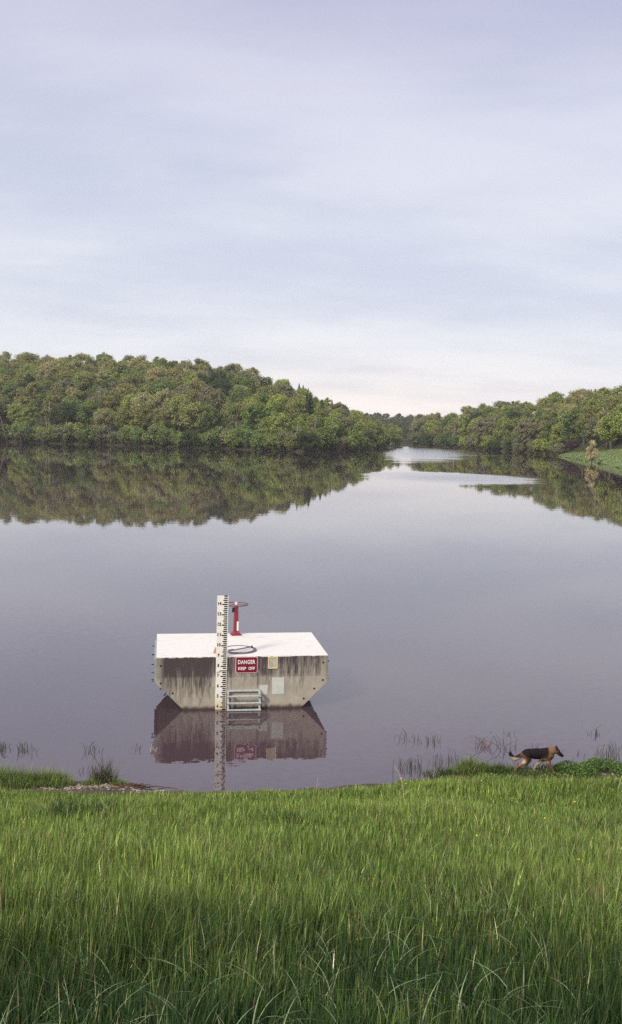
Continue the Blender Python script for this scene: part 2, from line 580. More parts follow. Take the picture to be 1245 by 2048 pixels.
def bank_z(x, y):
    x, y = np.asarray(x, float), np.asarray(y, float)
    sh = np.interp(x, SHX, SHY)
    slope = 6.6 - 0.3075 * np.clip(y, 0, 20)
    k = np.clip((y - 20) / np.maximum(sh - 20, .1), 0, None)
    low = 0.45 * np.clip(1 - k, 0, 1) ** 1.25
    under = -np.clip((k - 1) * (sh - 20), 0, 10) * .16
    z = np.where(y < 20, slope, low + under)
    return z + (hash_noise(x, y, .9, 3) - .5) * .10 * np.clip((sh - y) / 3, .15, 1) + (hash_noise(x, y, 4.0, 4) - .5) * .03


def grid_mesh(name, X, Y, Z):
    r, c = X.shape
    V = np.stack([X.ravel(), Y.ravel(), Z.ravel()], 1)
    i = (np.arange(r - 1)[:, None] * c + np.arange(c - 1)[None, :]).ravel()
    L = np.stack([i, i + 1, i + c + 1, i + c], 1).ravel()
    n = len(i)
    return np_mesh(name, V, L, np.arange(n) * 4, np.full(n, 4), True)


gx = np.linspace(-24, 24, 241)
gy = np.concatenate([np.linspace(-14, 20, 86)[:-1], np.linspace(20, 27, 71), np.linspace(27.5, 40, 10)])
GX, GY = np.meshgrid(gx, gy)
tag(link('bank', grid_mesh('bank', GX, GY, bank_z(GX, GY)), M_BANK), 'grassy embankment sloping down to the muddy lake edge', 'bank', kind='structure')


def yh(px):
    return 862 + (px - 622.5) * ROLL


L_PX = [-1500, -600, 0, 250, 420, 490, 540, 600, 680, 740, 790, 800]
L_DS = [420, 440, 482, 450, 426, 410, 400, 387, 420, 455, 600, 660]
L_DC = [620, 640, 640, 605, 580, 560, 540, 520, 540, 560, 660, 700]
L_YT = [735, 715, 705, 709, 721, 736, 753, 767, 803, 832, 862, 868]
R_PX = [822, 850, 900, 967, 1080, 1122, 1176, 1245, 1400, 1900, 3200]
R_DS = [660, 640, 590, 519, 443, 395, 328, 258, 190, 150, 150]
R_DT = [668, 648, 598, 527, 452, 408, 366, 326, 280, 250, 250]
R_DC = [700, 720, 700, 640, 560, 540, 510, 475, 430, 400, 400]
R_YT = [848, 836, 828, 813, 797, 792, 787, 781, 765, 740, 740]
F_PX = [560, 690, 740, 800, 860, 930, 1100]
F_YT = [840, 834, 832, 834, 836, 832, 826]


def hill_z(px, Y):
    px, Y = np.asarray(px, float), np.asarray(Y, float)
    h0 = yh(px)
    # left hill
    ds, dc = np.interp(px, L_PX, L_DS), np.interp(px, L_PX, L_DC)
    hc = np.maximum((h0 - np.interp(px, L_PX, L_YT)) / FPX * dc + CAM_H - 12.5, 1.0)
    k = np.clip((Y - ds) / (dc - ds), 0, 1)
    zl = np.where(Y < ds, -2.5 * np.clip((ds - Y) / 6, 0, 1), .35 + hc * (0.9 * k + .35 * k * (1 - k)) / .9 * (1 - .1 * k))
    zl = np.where(Y > dc, np.maximum(.9 * hc - (Y - dc) * .06, 2), zl)
    zl = np.where(px > 798, -2.5, zl)
    # right hill with a strip of meadow in front of its near end
    ds, dt, dc = np.interp(px, R_PX, R_DS), np.interp(px, R_PX, R_DT), np.interp(px, R_PX, R_DC)
    hc = np.maximum((h0 - np.interp(px, R_PX, R_YT)) / FPX * dc + CAM_H - 12.5, 1.0)
    ht = np.clip((dt - ds) * .055, .8, 5)
    k1, k2 = np.clip((Y - ds) / (dt - ds), 0, 1), np.clip((Y - dt) / (dc - dt), 0, 1)
    zr = np.where(Y < ds, -2.5 * np.clip((ds - Y) / 6, 0, 1), .15 + ht * k1 + np.maximum(hc - ht, 0) * (k2 + .35 * k2 * (1 - k2)))
    zr = np.where(Y > dc, np.maximum(zr - (Y - dc) * .05, 2), zr)
    zr = np.where(px < 822, -2.5, zr)
    # far end of the lake
    hf = (h0 - np.interp(px, F_PX, F_YT)) / FPX * 1120 + CAM_H - 12
    kf = np.clip((Y - 865) / 250, 0, 1)
    zf = np.where(Y < 865, -2.5, .8 + hf * kf)
    return np.maximum(np.maximum(zl, zr), zf)


pxs = np.concatenate([np.arange(-1500, -200, 40), np.arange(-200, 1500, 8), np.arange(1500, 3200, 40)]).astype(float)
Ys = np.concatenate([np.arange(145, 720, 5), np.arange(720, 1200, 12), np.arange(1200, 1900, 80)]).astype(float)
PXG, YG = np.meshgrid(pxs, Ys)
XG = np.clip((PXG - 622.5) / FPX * YG, -1450, 1450)
tag(link('hills', grid_mesh('hills', XG, YG, hill_z(PXG, YG)), M_HILL), 'wooded hills rising from the far shore of the lake', 'hills', kind='structure')


def hill_pt(px, Y):
    return Vector(((px - 622.5) / FPX * Y, Y, float(hill_z(px, Y))))


# ------------------------------------------------------------------ trees
def leaf_mesh(name, P, Nrm, size, rng, aspect=.75):
    """one rhombus of foliage per row of P"""
    n = len(P)
    r = rng.normal(size=(n, 3))
    a = np.cross(Nrm, r)
    a /= np.linalg.norm(a, axis=1, keepdims=True) + 1e-9
    b = np.cross(Nrm, a)
    s = (size * rng.uniform(.6, 1.3, n))[:, None]
    V = np.stack([P + a * s, P + b * s * aspect, P - a * s, P - b * s * aspect], 1).reshape(-1, 3)
    return np_mesh(name, V, np.arange(4 * n), np.arange(n) * 4, np.full(n, 4))


def unit(v):
    return v / (np.linalg.norm(v, axis=1, keepdims=True) + 1e-9)


def broadleaf(seed, W, H, base, ncl, leaves, leaf, rcl=(.15, .24), lift=.25, bark=None, stems=1, taper=0.0):
    rng = np.random.default_rng(seed)
    d = unit(rng.normal(size=(ncl, 3)) + [0, 0, lift])
    rad = rng.uniform(.45, 1.0, ncl)[:, None] ** .6
    hc = (H - base) / 2
    C = d * rad * [W / 2 * .8, W / 2 * .8, hc * .85]
    C[:, :2] *= (1 - taper * np.clip(C[:, 2:3] / hc, -1, 1))
    C += [0, 0, base + hc]
    C[:, :2] += rng.normal(size=(1, 2)) * W * .05
    R = rng.uniform(*rcl, ncl) * W
    idx = rng.integers(0, ncl, leaves)
    v = unit(rng.normal(size=(leaves, 3)) + [0, 0, .3])
    P = C[idx] + v * (R[idx] * np.abs(rng.normal(.78, .30, leaves)))[:, None] * [1, 1, .8]
    Nn = unit(v * .7 + rng.normal(size=(leaves, 3)) * .6 + [0, 0, .25])
    crown = leaf_mesh('crown', P, Nn, leaf, rng)
    mb = MB()
    for s in range(stems):
        ox, oy = (rng.normal() * W * .09, rng.normal() * W * .09) if stems > 1 else (0, 0)
        top = (ox * 2.2 + rng.normal() * .4, oy * 2.2 + rng.normal() * .4, base + (H - base) * rng.uniform(.6, .8))
        r0 = .028 * H if stems == 1 else .014 * H
        mb.tube([(ox, oy, -1.2), (ox + rng.normal() * .15, oy, base * .6), ((ox + top[0]) / 2, (oy + top[1]) / 2, (base + top[2]) / 2), top],
                [r0 * 1.3, r0, r0 * .6, r0 * .15], 7)
        for k in rng.choice(ncl, min(ncl, 6 if stems == 1 else 3), replace=False):
            z0 = base * .7 + rng.uniform(0, .35) * (H - base)
            mb.tube([(ox, oy, z0), tuple((C[k] + [ox, oy, z0]) / 2 + [0, 0, -.2]), tuple(C[k])], [r0 * .5, r0 * .32, r0 * .1], 5, cap=False)
    return crown, mb.mesh('trunk', smooth=True)


def conifer(seed, W, H):
    rng = np.random.default_rng(seed)
    n = 1800
    z = rng.uniform(.08, 1, n) ** .8
    layer = np.floor(z * 11) / 11 + .04
    r = (1 - z) ** .85 * W / 2 * rng.uniform(.25, 1, n) ** .5 * (1 + .25 * np.sin(z * 40))
    a = rng.uniform(0, 6.283, n)
    P = np.stack([np.cos(a) * r, np.sin(a) * r, z * H - r * .22], 1)
    Nn = unit(np.stack([np.cos(a), np.sin(a), np.full(n, .7)], 1) + rng.normal(size=(n, 3)) * .5)
    mb = MB().tube([(0, 0, -1), (0, 0, H * .5), (0, 0, H * .96)], [.2, .13, .03], 7)
    return leaf_mesh('crown', P, Nn, .42, rng), mb.mesh('trunk', smooth=True)


PROTO = {
    'oak_tree': [broadleaf(s, 13.5, 15, 1.6, 58, 8500, .30, rcl=(.07, .165)) for s in (1, 2, 3, 4, 5, 6)],
    'rounded_tree': [broadleaf(s, 10, 15, .8, 48, 7000, .28, lift=.1, rcl=(.08, .18)) for s in (11, 12, 13, 14)],  # rounded ovoid form, species not known
    'slim_tree': [broadleaf(s, 8, 16, 3.0, 40, 2600, .27, rcl=(.09, .17), stems=4, taper=.3) for s in (21, 22, 23)],  # slim airy form on pale stems, species not known
    'shore_bush': [broadleaf(s, 10, 7.5, .1, 36, 4600, .29, lift=.35, rcl=(.08, .18), stems=3) for s in (31, 32, 33, 34)],
    'straw_tree': [broadleaf(51, 3.8, 6.8, -.3, 44, 3200, .15, lift=-.1, rcl=(.09, .2), taper=.55)],
    'cedar_tree': [conifer(s, 5.2, 12) for s in (41, 42)],
}
NPROTO = {k: 0 for k in PROTO}


def tree(kind, loc, scale, colour, label, group, rz=None, cat='tree', name=None, pale=False, zs=1.0):
    crown, trunk = PROTO[kind][NPROTO[kind] % len(PROTO[kind])]
    NPROTO[kind] += 1
    root = empty(name or kind, loc, RND.uniform(0, 6.28) if rz is None else rz, label, cat, group)
    root.scale = (scale, scale, scale * zs)
    c = link('crown', crown, M_LEAF, root)
    c.color = (*colour, 1)
    link('trunk', trunk, None, root)
    return root


for k, lst in PROTO.items():
    for c, t in lst:
        c.materials.append(M_LEAF)
        t.materials.append(M_PALEBARK if k == 'slim_tree' else M_BARK)

OLIVE, TAN, GREY, GREEN, BRIGHT, DARK = (.235, .245, .082), (.300, .292, .125), (.200, .200, .112), (.150, .205, .062), (.250, .300, .074), (.072, .100, .040)


def jit(c, a=.12):
    k = RND.uniform(1 - a, 1 + a)
    return tuple(max(.005, v * k * RND.uniform(1 - a * .5, 1 + a * .5)) for v in c)


COLW = {'o': (OLIVE, 'olive green'), 't': (TAN, 'pale tan-green'), 'g': (GREY, 'grey-brown thinly leafed'), 'n': (GREEN, 'mid green'),
        'b': (BRIGHT, 'bright yellow-green'), 'd': (DARK, 'dark green')}

# --- plan the woods, then keep only the trees that show
plan = []
prng = random.Random(21)


def dart(pxa, pxb, fa, fb, spacing, tries, kindf, scalef, colf, dsf, dcf, zone, store):
    for _ in range(tries):
        px = prng.uniform(pxa, pxb)
        ds, dc = dsf(px), dcf(px)
        t = prng.uniform(fa, fb)
        Y = ds + (dc - ds) * t
        p = hill_pt(px, Y)
        sp = spacing * prng.uniform(.85, 1.15)
        if any((p.x - q[0]) ** 2 + (p.y - q[1]) ** 2 < sp * sp for q in store):
            continue
        store.append((p.x, p.y))
        kind = kindf(t, px)
        plan.append(dict(kind=kind, p=p, px=px, s=scalef(t, kind), c=colf(t, kind, px), zone=zone(t, px), t=t))


lds, ldc = lambda px: float(np.interp(px, L_PX, L_DS)), lambda px: float(np.interp(px, L_PX, L_DC))
rds, rdc = lambda px: float(np.interp(px, R_PX, R_DT)), lambda px: float(np.interp(px, R_PX, R_DC))


def pick(*pairs):
    return prng.choices([p[0] for p in pairs], [p[1] for p in pairs])[0]


def l_col(t, kind, px):
    if kind == 'cedar_tree': return 'd'
    if kind == 'shore_bush': return pick(('n', 5), ('b', 2 if px > 300 else 1), ('d', 2), ('g', .7))
    if px > 500: return pick(('o', 3), ('b', 4), ('n', 3), ('g', 2))
    if t > .7: return pick(('o', 6), ('t', 2), ('g', 2), ('n', 1.6))
    return pick(('o', 5), ('t', 2.6), ('n', 4), ('g', 1), ('b', .8), ('d', .6))


def l_zone(t, px):
    if px > 560: return 'on the low end of the left hill'
    if t > .72: return 'along the skyline of the left hill'
    if t > .3: return 'on the middle slope of the left hill'
    return 'near the foot of the left hill'


# water's edge bushes, left shore
for px in np.arange(-140, 796, 13):
    q = px + prng.uniform(-7, 7)
    ds = lds(q)
    p = hill_pt(q, ds + prng.uniform(-.5, 2.0))
    plan.append(dict(kind='shore_bush', p=p, px=q, s=prng.uniform(.62, 1.2), c=l_col(0, 'shore_bush', q), zone='at the waterline below the left hill', t=0))
storeL = []
dart(-160, 560, .07, 1.10, 9.0, 9000, lambda t, px: pick(('oak_tree', 6), ('rounded_tree', 2.6), ('slim_tree', 1.2 if t < .75 else .3)),
     lambda t, k: prng.uniform(.82, 1.18), l_col, lds, ldc, l_zone, storeL)
dart(480, 796, .05, 1.05, 7.6, 4000, lambda t, px: pick(('oak_tree', 1.5), ('rounded_tree', 4.5), ('slim_tree', 2.2)),
     lambda t, k: prng.uniform(.6, .92), l_col, lds, ldc, l_zone, storeL)
# right hill
for px in np.arange(828, 1120, 12):
    q = px + prng.uniform(-6, 6)
    p = hill_pt(q, max(rds(q) - 9, float(np.interp(q, R_PX, R_DS))) + prng.uniform(-.5, 2))
    plan.append(dict(kind='shore_bush', p=p, px=q, s=prng.uniform(.6, 1.15), c=pick(('n', 4), ('b', 1.5), ('d', 2), ('g', 1.2)), zone='at the waterline below the right hill', t=0))


def r_col(t, kind, px):
    if kind == 'shore_bush': return pick(('n', 4), ('d', 2))
    if t > .6: return pick(('o', 5), ('t', 2), ('b', 2), ('g', 1.5))
    return pick(('o', 4), ('n', 3), ('b', 2.5), ('g', 1.5), ('d', .8), ('t', 1))


def r_zone(t, px):
    if t > .7: return 'along the skyline of the right hill'
    if t > .3: return 'on the middle slope of the right hill'
    return 'near the foot of the right hill'


storeR = []
dart(828, 1400, .03, 1.08, 8.4, 9000, lambda t, px: pick(('oak_tree', 4), ('rounded_tree', 4), ('slim_tree', .9)),
     lambda t, k: prng.uniform(.78, 1.12), r_col, rds, rdc, r_zone, storeR)
# far end of the lake
storeF = []
dart(640, 960, 0.0, .95, 13, 900, lambda t, px: pick(('oak_tree', 3), ('rounded_tree', 3), ('shore_bush', 1)),
     lambda t, k: prng.uniform(.8, 1.15), lambda t, k, px: 'f', lambda px: 868.0, lambda px: 1135.0, lambda t, px: 'beyond the far end of the lake', storeF)
COLW['f'] = ((.110, .135, .065), 'dull green')

# visibility on a coarse picture grid
G = 4
cov = np.zeros((int(PH / G), int((PW + 300) / G)), bool)
SIZE = {'oak_tree': (13.5, 15), 'rounded_tree': (10, 15), 'slim_tree': (8, 16), 'shore_bush': (10, 7.5), 'cedar_tree': (4.6, 12)}
plan.sort(key=lambda q: q['p'].y)
keep = []
yy, xx = np.mgrid[0:cov.shape[0], 0:cov.shape[1]]
for q in plan:
    w, h = SIZE[q['kind']]
    cx, cy = proj(q['p'] + Vector((0, 0, h * q['s'] * .52)))
    k = FPX / q['p'].y * q['s'] / G
    a, b = max(1., w * k / 2), max(1., h * k / 2)
    cx, cy = (cx + 150) / G, cy / G
    x0, x1 = int(max(0, cx - a)), int(min(cov.shape[1], cx + a + 2))
    y0, y1 = int(max(0, cy - b)), int(min(cov.shape[0], cy + b + 2))
    if x1 <= x0 or y1 <= y0: continue
    e = ((xx[y0:y1, x0:x1] - cx) / a) ** 2 + ((yy[y0:y1, x0:x1] - cy) / b) ** 2
    full = e < 1
    if full.sum() == 0: continue
    free = (full & ~cov[y0:y1, x0:x1]).sum() / full.sum()
    if free < .16: continue
    cov[y0:y1, x0:x1] |= e < .62
    keep.append(q)
KINDW = {'oak_tree': 'broad clumpy tree', 'rounded_tree': 'rounded leafy tree', 'slim_tree': 'slim pale-stemmed tree', 'shore_bush': 'low bush', 'cedar_tree': 'pointed evergreen'}
for q in keep:
    cw, nm = COLW[q['c']]
    kw = KINDW[q['kind']]
    tree(q['kind'], q['p'], q['s'], jit(cw), f"{nm} {kw} {q['zone']}", f"{nm} {kw}s {q['zone']}", cat='bush' if q['kind'] == 'shore_bush' else 'tree')
print('TREES', len(plan), len(keep), {k: sum(1 for q in keep if q['kind'] == k) for k in SIZE})


def place_top(px, ytop, Y, H, base_h):
    """scale that puts a tree rooted on the hill so that its top reaches the picture row it has in the photo"""
    p = hill_pt(px, Y)
    z = CAM_H + (yh(px) - ytop) / FPX * Y
    return p, max(.35, (z - p.z) / base_h)


# dark evergreens that break the falling skyline of the left hill
for i, (px, yt, dy) in enumerate([(551, 760, -6), (559, 763, 2), (572, 759, -4), (594, 767, -6), (602, 770, 3), (660, 799, -8), (612, 776, 2)]):
    Y = ldc(px) + dy - 6
    p, s = place_top(px, yt, Y, 0, 12)
    tree('cedar_tree', p + Vector((0, 0, 12 * s * .62)), s * .36, jit(DARK), 'small dark pointed evergreen breaking the sloping skyline of the left hill', 'evergreens on the left skyline', zs=1.0)
for i, (px, py, s) in enumerate([(520, 800, .9), (535, 806, 1.0), (610, 828, .9), (617, 826, 1.05), (640, 835, .9), (505, 790, .8)]):
    t = .55 if py < 815 else .35
    Y = lds(px) + (ldc(px) - lds(px)) * t
    tree('cedar_tree', hill_pt(px, Y) + Vector((0, -6, 5)), s * .9, jit(DARK), 'blackish evergreen among the yellow-green trees on the left hillside', 'evergreens on the left hillside')
for px, yt in [(1166, 782), (1174, 780), (1182, 779), (1190, 780), (1241, 774)]:
    Y = rdc(px) + 4
    p = hill_pt(px, Y)
    p.z = CAM_H + (yh(px) - yt) / FPX * Y - 12 * .62
    tree('cedar_tree', p, .62, jit((.02, .03, .018)), 'dark pine on the skyline of the right hill', 'pines on the right skyline')
# single plants by the right-hand meadow
tree('rounded_tree', hill_pt(1192, 378), .66, (.085, .14, .032), 'round fresh green tree behind the pale leaning tree at the meadow', None)
tree('rounded_tree', hill_pt(1117, 418), .58, (.075, .125, .032), 'small rounded green tree left of the purple shrub at the meadow edge', None)
tree('shore_bush', hill_pt(1143, 402), .55, (.115, .07, .078), 'wide purple-brown shrub at the meadow edge', None, cat='shrub', name='purple_shrub')
tree('shore_bush', hill_pt(1098, 432), .5, (.11, .075, .08), 'small dusky purple shrub left of the wide purple one at the waterline', None, cat='shrub', name='purple_shrub')
tree('shore_bush', hill_pt(1234, 356), .7, (.095, .062, .066), 'dark reddish shrub beside the meadow, near the right edge of the photo', None, cat='shrub', name='reddish_shrub')
p = at_z(1184, 926, .2)
tree('straw_tree', p, 1.12, (.50, .45, .23), 'lone pale straw-coloured small tree standing in the water off the meadow', None, zs=.98)
# meadow grass on the right shore: one low carpet of tufts
rng = np.random.default_rng(5)
n = 26000
mpx = rng.uniform(1112, 1420, n)
mY = np.interp(mpx, R_PX, R_DS) + (np.interp(mpx, R_PX, R_DT) - np.interp(mpx, R_PX, R_DS)) * rng.uniform(-.01, 1.05, n)
mP = np.stack([(mpx - 622.5) / FPX * mY, mY, hill_z(mpx, mY) + rng.uniform(0, .25, n)], 1)
me = leaf_mesh('meadow_grass', mP, unit(rng.normal(size=(n, 3)) * .5 + [0, -.5, .6]), .33, rng)
me.materials.append(M_LEAF)
o = link('meadow_grass', me)
o.color = (.185, .245, .100, 1)
tag(o, 'bright green meadow grass on the far right shore', 'grass', kind='stuff')

# leaning dead trunk and fallen branches along the left waterline
mb = MB()
a = at_z(8, 885, 0)
mb.tube([a + Vector((1.5, 2, -.5)), a + Vector((-.5, 2, 6)), a + Vector((-2.6, 2.5, 13))], [.45, .35, .12], 8)
mb.tube([a + Vector((-.5, 2, 6)), a + Vector((1.2, 1.5, 9))], [.18, .05], 6)
o = mb.build('leaning_trunk', simple('reddish_bark', (.10, .05, .045, 1), .9, .3, 2), smooth=True)
tag(o, 'reddish leaning bare trunk at the waterline, at the left edge of the photo', 'tree trunk')
for px, py, lb in [(180, 889, 'grey fallen branches hanging into the water below the left hill'), (348, 893, 'thin pale fallen branch at the waterline right of the hill centre')]:
    a = at_z(px, py, 0)
    mb = MB()
    for k in range(5):
        x = RND.uniform(-2, 2)
        mb.tube([a + Vector((x, 1.5, 2.2 + RND.uniform(0, 1))), a + Vector((x + RND.uniform(-1, 1), 0, 1.0)), a + Vector((x + RND.uniform(-2, 2), -1.5, -.2))], [.13, .09, .03], 5)
    tag(mb.build('fallen_branch', M_PALEBARK, smooth=True), lb, 'branch')

# ------------------------------------------------------------------ the concrete intake block
BO, BYAW = Vector((-1.8954, 28.9125, 0)), 0.14896
UL, UR, ZT, DEP = -2.532, 2.520, 1.560, 3.373


def at_block(name, u, w, z, label, cat):
    c, s = math.cos(BYAW), math.sin(BYAW)
    return empty(name, BO + Vector((c * u - s * w, s * u + c * w, z)), BYAW, label, cat)


blk = at_block('intake_structure', 0, 0, 0, 'weathered concrete outlet block with chamfered lower corners standing in the lake', 'concrete structure')
prof = [(UL, ZT), (UL, .795), (-1.726, -.02), (-1.726, -2.2), (1.726, -2.2), (1.726, -.02), (UR, .775), (UR, ZT)]
MB().prism(prof, 0, DEP).build('body', M_CON, blk, bevel=.012)
# painted deck: a thin sheet of screed with slightly ragged front edge
ft = []
rr = random.Random(3)
for i in range(61):
    ft.append((UL + .004 + (UR - UL - .008) * i / 60, .004 + rr.uniform(-.012, .006)))
vs = [(x, y, ZT + .010) for x, y in ft] + [(x, DEP - .004, ZT + .010) for x, y in ft]
vs += [(x, y - .001, ZT - .016) for x, y in ft]
fs = [(i, i + 1, i + 62, i + 61) for i in range(60)] + [(122 + i, 123 + i, i + 1, i) for i in range(60)]
mb = MB().add(vs, fs)
mb.build('deck', M_DECK, blk)
# hatch in the deck
vs, fs = [], []
for k in range(48):
    ca, sa = math.cos(2 * math.pi * k / 48), math.sin(2 * math.pi * k / 48)
    vs += [(-.08 + q * ca, .81 + q * sa, ZT + h) for q, h in ((.54, .004), (.53, .050), (.44, .052), (.43, .004))]
    k2 = (k + 1) % 48
    fs += [(4 * k + j, 4 * k2 + j, 4 * k2 + j + 1, 4 * k + j + 1) for j in range(3)]
hatch = MB().add(vs, fs).build('hatch', M_IRON, blk)
mb = MB()
pts = [(-.08 + .438 * math.cos(2 * math.pi * k / 40), .81 + .438 * math.sin(2 * math.pi * k / 40)) for k in range(40)]
mb.add([(x, y, ZT + .018) for x, y in pts] + [(x, y, ZT + .045) for x, y in pts],
       [tuple(range(40, 80))] + [(i, (i + 1) % 40, 40 + (i + 1) % 40, 40 + i) for i in range(40)])
mb.build('lid', M_DECK, hatch)
Mz = Matrix.Rotation(math.radians(38), 3, 'Z')
MB().box((-.06, .80, ZT + .053), (.84, .085, .014), Mz).box((-.33, .70, ZT + .053), (.22, .10, .014), Mz).build('locking_bar', M_IRON, hatch)
MB().box((.33, .99, ZT + .075), (.05, .05, .06)).build('padlock', M_BLACK, hatch)
# rust-stained lifting lug left of the gauge
MB().prism([(-.86, ZT + .01), (-.74, ZT + .01), (-.76, ZT + .12), (-.80, ZT + .20), (-.84, ZT + .10)], .42, .50).build('lifting_lug', simple('rust_pink', (.42, .24, .18, 1), .8, .3, 20), blk)
for u, z in [(-2.401, 1.317), (-2.404, .80), (2.375, 1.35), (2.371, .821), (2.121, .568), (1.811, .271), (-2.05, .50)]:
    r = .030 if u > -2.1 or u < -2.2 else .016
    MB().tube([(u, -.003, z), (u, .02, z)], r, 12).build('tie_hole_shade', M_HOLE_SHADE, blk)  # flush dark discs; the shade inside each hole is put into the colour
for (u0, z0, u1, z1) in [(.855, .925, 1.212, .425), (.492, .705, .728, .415)]:
    q = random.Random(int(u0 * 100))
    j = lambda: q.uniform(-.008, .008)
    poly = [(u0 + j(), z0 + j()), ((u0 + u1) / 2, z0 + j()), (u1 + j(), z0 + j()), (u1 + j(), (z0 + z1) / 2), (u1 + j(), z1 + j()), ((u0 + u1) / 2, z1 + j()), (u0 + j(), z1 + j()), (u0 + j(), (z0 + z1) / 2)]
    o = MB().prism(poly, -.004, .004).build('patch', M_PATCH, blk)
pl = MB().box((.866, -.008, 1.372), (.262, .016, .35)).build('plate', M_PLATE, blk)
mb = MB()
for c, d in [((.866, -.014, 1.538), (.285, .028, .025)), ((.866, -.014, 1.205), (.285, .028, .022)), ((.735, -.014, 1.371), (.024, .026, .31)), ((.997, -.014, 1.371), (.024, .026, .31))]:
    mb.box(c, d)
mb.build('frame', M_YELLOW, pl)
# steel gate plate and bolts on the flanks
sg = MB().box((UL - .028, 1.55, 1.12), (.055, 2.7, .70)).build('side_gate', M_BLUESTEEL, blk)
for w, z in [(.25, 1.30), (.25, 1.06), (.25, .86), (1.1, 1.40), (2.1, 1.45), (.7, 1.2), (1.6, 1.3), (.3, .80)]:
    MB().tube([(UL, w, z), (UL - .14, w, z)], .010, 6).tube([(UL - .08, w, z), (UL - .10, w, z)], .02, 6).build('bolt', M_BLACK, blk)
for w, z in [(.2, 1.36), (.25, 1.31), (.2, .82), (.3, 1.10)]:
    MB().tube([(UR, w, z), (UR + .06, w, z)], .014, 6).tube([(UR + .01, w, z), (UR + .03, w, z)], .03, 6).build('bolt', M_BLACK, blk)
for u, z in [(2.20, .45), (-2.32, .55), (-2.2, .36)]:
    MB().tube([(u, .6, z + .05), (u + (.10 if u > 0 else -.10), .6, z - .09)], .02, 6).build('bolt', M_BLACK, blk)

# ------------------------------------------------------------------ staff gauge
gz = lambda ft: .074 + (ft - 4) * .3048
gauge = at_block('staff_gauge', -.655, -.03, 0, 'tall white water level gauge with black ticks numbered 4 to 14', 'gauge')
gauge.rotation_euler = (0, math.radians(.45), BYAW)
GW = .325
MB().box((0, -.006, (1.19 + 3.375) / 2), (GW, .03, 3.375 - 1.19)).build('upper_board', M_GAUGE, gauge, bevel=.003)
MB().prism([(-.162, -.5), (.158, -.5), (.158, 1.150), (-.162, 1.140)], .002, .030).build('lower_board', M_GAUGE, gauge, bevel=.003)
MB().prism([(-.166, 1.205), (-.162, 1.125), (-.06, 1.135), (-.05, 1.172), (.164, 1.178), (.164, 1.2)], -.026, -.0225).build('torn_edge', M_GAUGE, gauge)
MB().box((0, .055, .50), (.07, .05, 2.6)).build('backing_post', M_STEEL, gauge)
for sec, lo, hi in (('upper', 7.80, 14.80), ('lower', 3.6, 7.65)):
    mb = MB()
    k = round(lo * 5)
    while k / 5 <= hi + 1e-6:
        ft = k / 5
        ln = .165 if k % 5 == 0 else (.130 if k % 5 == 2 else .108)
        y = -.024 if sec == 'upper' else -.001
        right = GW / 2 - .022
        z = gz(ft)
        poly = [(right, z + .019), (right, z - .019), (right - ln + .03, z - .019), (right - ln, z - .008), (right - ln, z + .008), (right - ln + .03, z + .019)]
        mb.prism(poly, y, y + .006)
        k += 1
    mb.build('tick_marks', M_BLACK, gauge)
for ft in range(4, 15):
    y = -.0235 if ft > 7 else -.0005
    me = text_mesh(str(ft), .125, 'numeral', width=.098 if ft > 9 else .052, bold=.0045)
    o = link('numeral', me, M_BLACK, gauge)
    o.location = (-.088 if ft > 9 else -.095, y, gz(ft) + .028)
for z in (3.34, 2.2, 1.25):
    MB().tube([(-.15, -.03, z), (-.15, .01, z)], .009, 8).build('screw', M_STEEL, gauge)

# ------------------------------------------------------------------ danger sign
sign = at_block('warning_sign', .092, -.012, 1.316, 'maroon sign with white lettering DANGER KEEP OFF on the concrete face', 'sign')


def rrect(w, h, r, n=6):
    out = []
    for cx, cz, a0 in ((w / 2 - r, h / 2 - r, 0), (-w / 2 + r, h / 2 - r, 90), (-w / 2 + r, -h / 2 + r, 180), (w / 2 - r, -h / 2 + r, 270)):
        for k in range(n + 1):
            a = math.radians(a0 + 90 * k / n)
            out.append((cx + r * math.cos(a), cz + r * math.sin(a)))
    return out


MB().prism(rrect(.65, .485, .05), 0, .008).build('panel', M_PINK, sign)
MB().prism(rrect(.615, .45, .04), -.004, .003).build('face', M_SIGN, sign)
for txt, sz, wd, z in (('DANGER', .165, .505, .088), ('KEEP  OFF', .122, .490, -.105)):
    o = link('lettering', text_mesh(txt, sz, 'lettering', width=wd, bold=.0028, spacing=1.08), M_WHITE, sign)
    o.location = (0, -.008, z)

# ------------------------------------------------------------------ ladder
lad = at_block('ladder', .015, 0, 0, 'grey galvanised step ladder fixed to the concrete face at the waterline', 'ladder')
for sx in (-1, 1):
    x = sx * .46
    mb = MB().box((x, -.035, .20), (.055, .07, .76))
    mb.build('wall_rail', M_STEEL, lad, bevel=.006)
    MB().prism([(x - .02, .56), (x + .02, .56), (x + .02, .50), (x - .02, .50)], -.30, -.02).build('bracket', M_STEEL, lad)
    MB().box((x, -.20, .13), (.05, .045, .80)).build('side_rail', M_STEEL, lad, bevel=.005)
MB().box((0, -.04, .555), (.98, .055, .05)).build('top_bar', M_STEEL, lad, bevel=.006)
for z in (.44, .235, .03):
    MB().box((0, -.235, z), (1.0, .075, .042)).build('rung', M_STEEL, lad, bevel=.008)
MB().tube([(-.38, -.24, -.04), (-.1, -.25, -.06), (.15, -.25, -.055), (.40, -.24, -.03)], .016, 8).build('lower_loop', M_STEEL, lad)

# ------------------------------------------------------------------ valve stand
val = at_block('valve_stand', .0, 3.10, ZT + .010, 'red iron valve pedestal with a handwheel at the back of the white deck', 'valve')


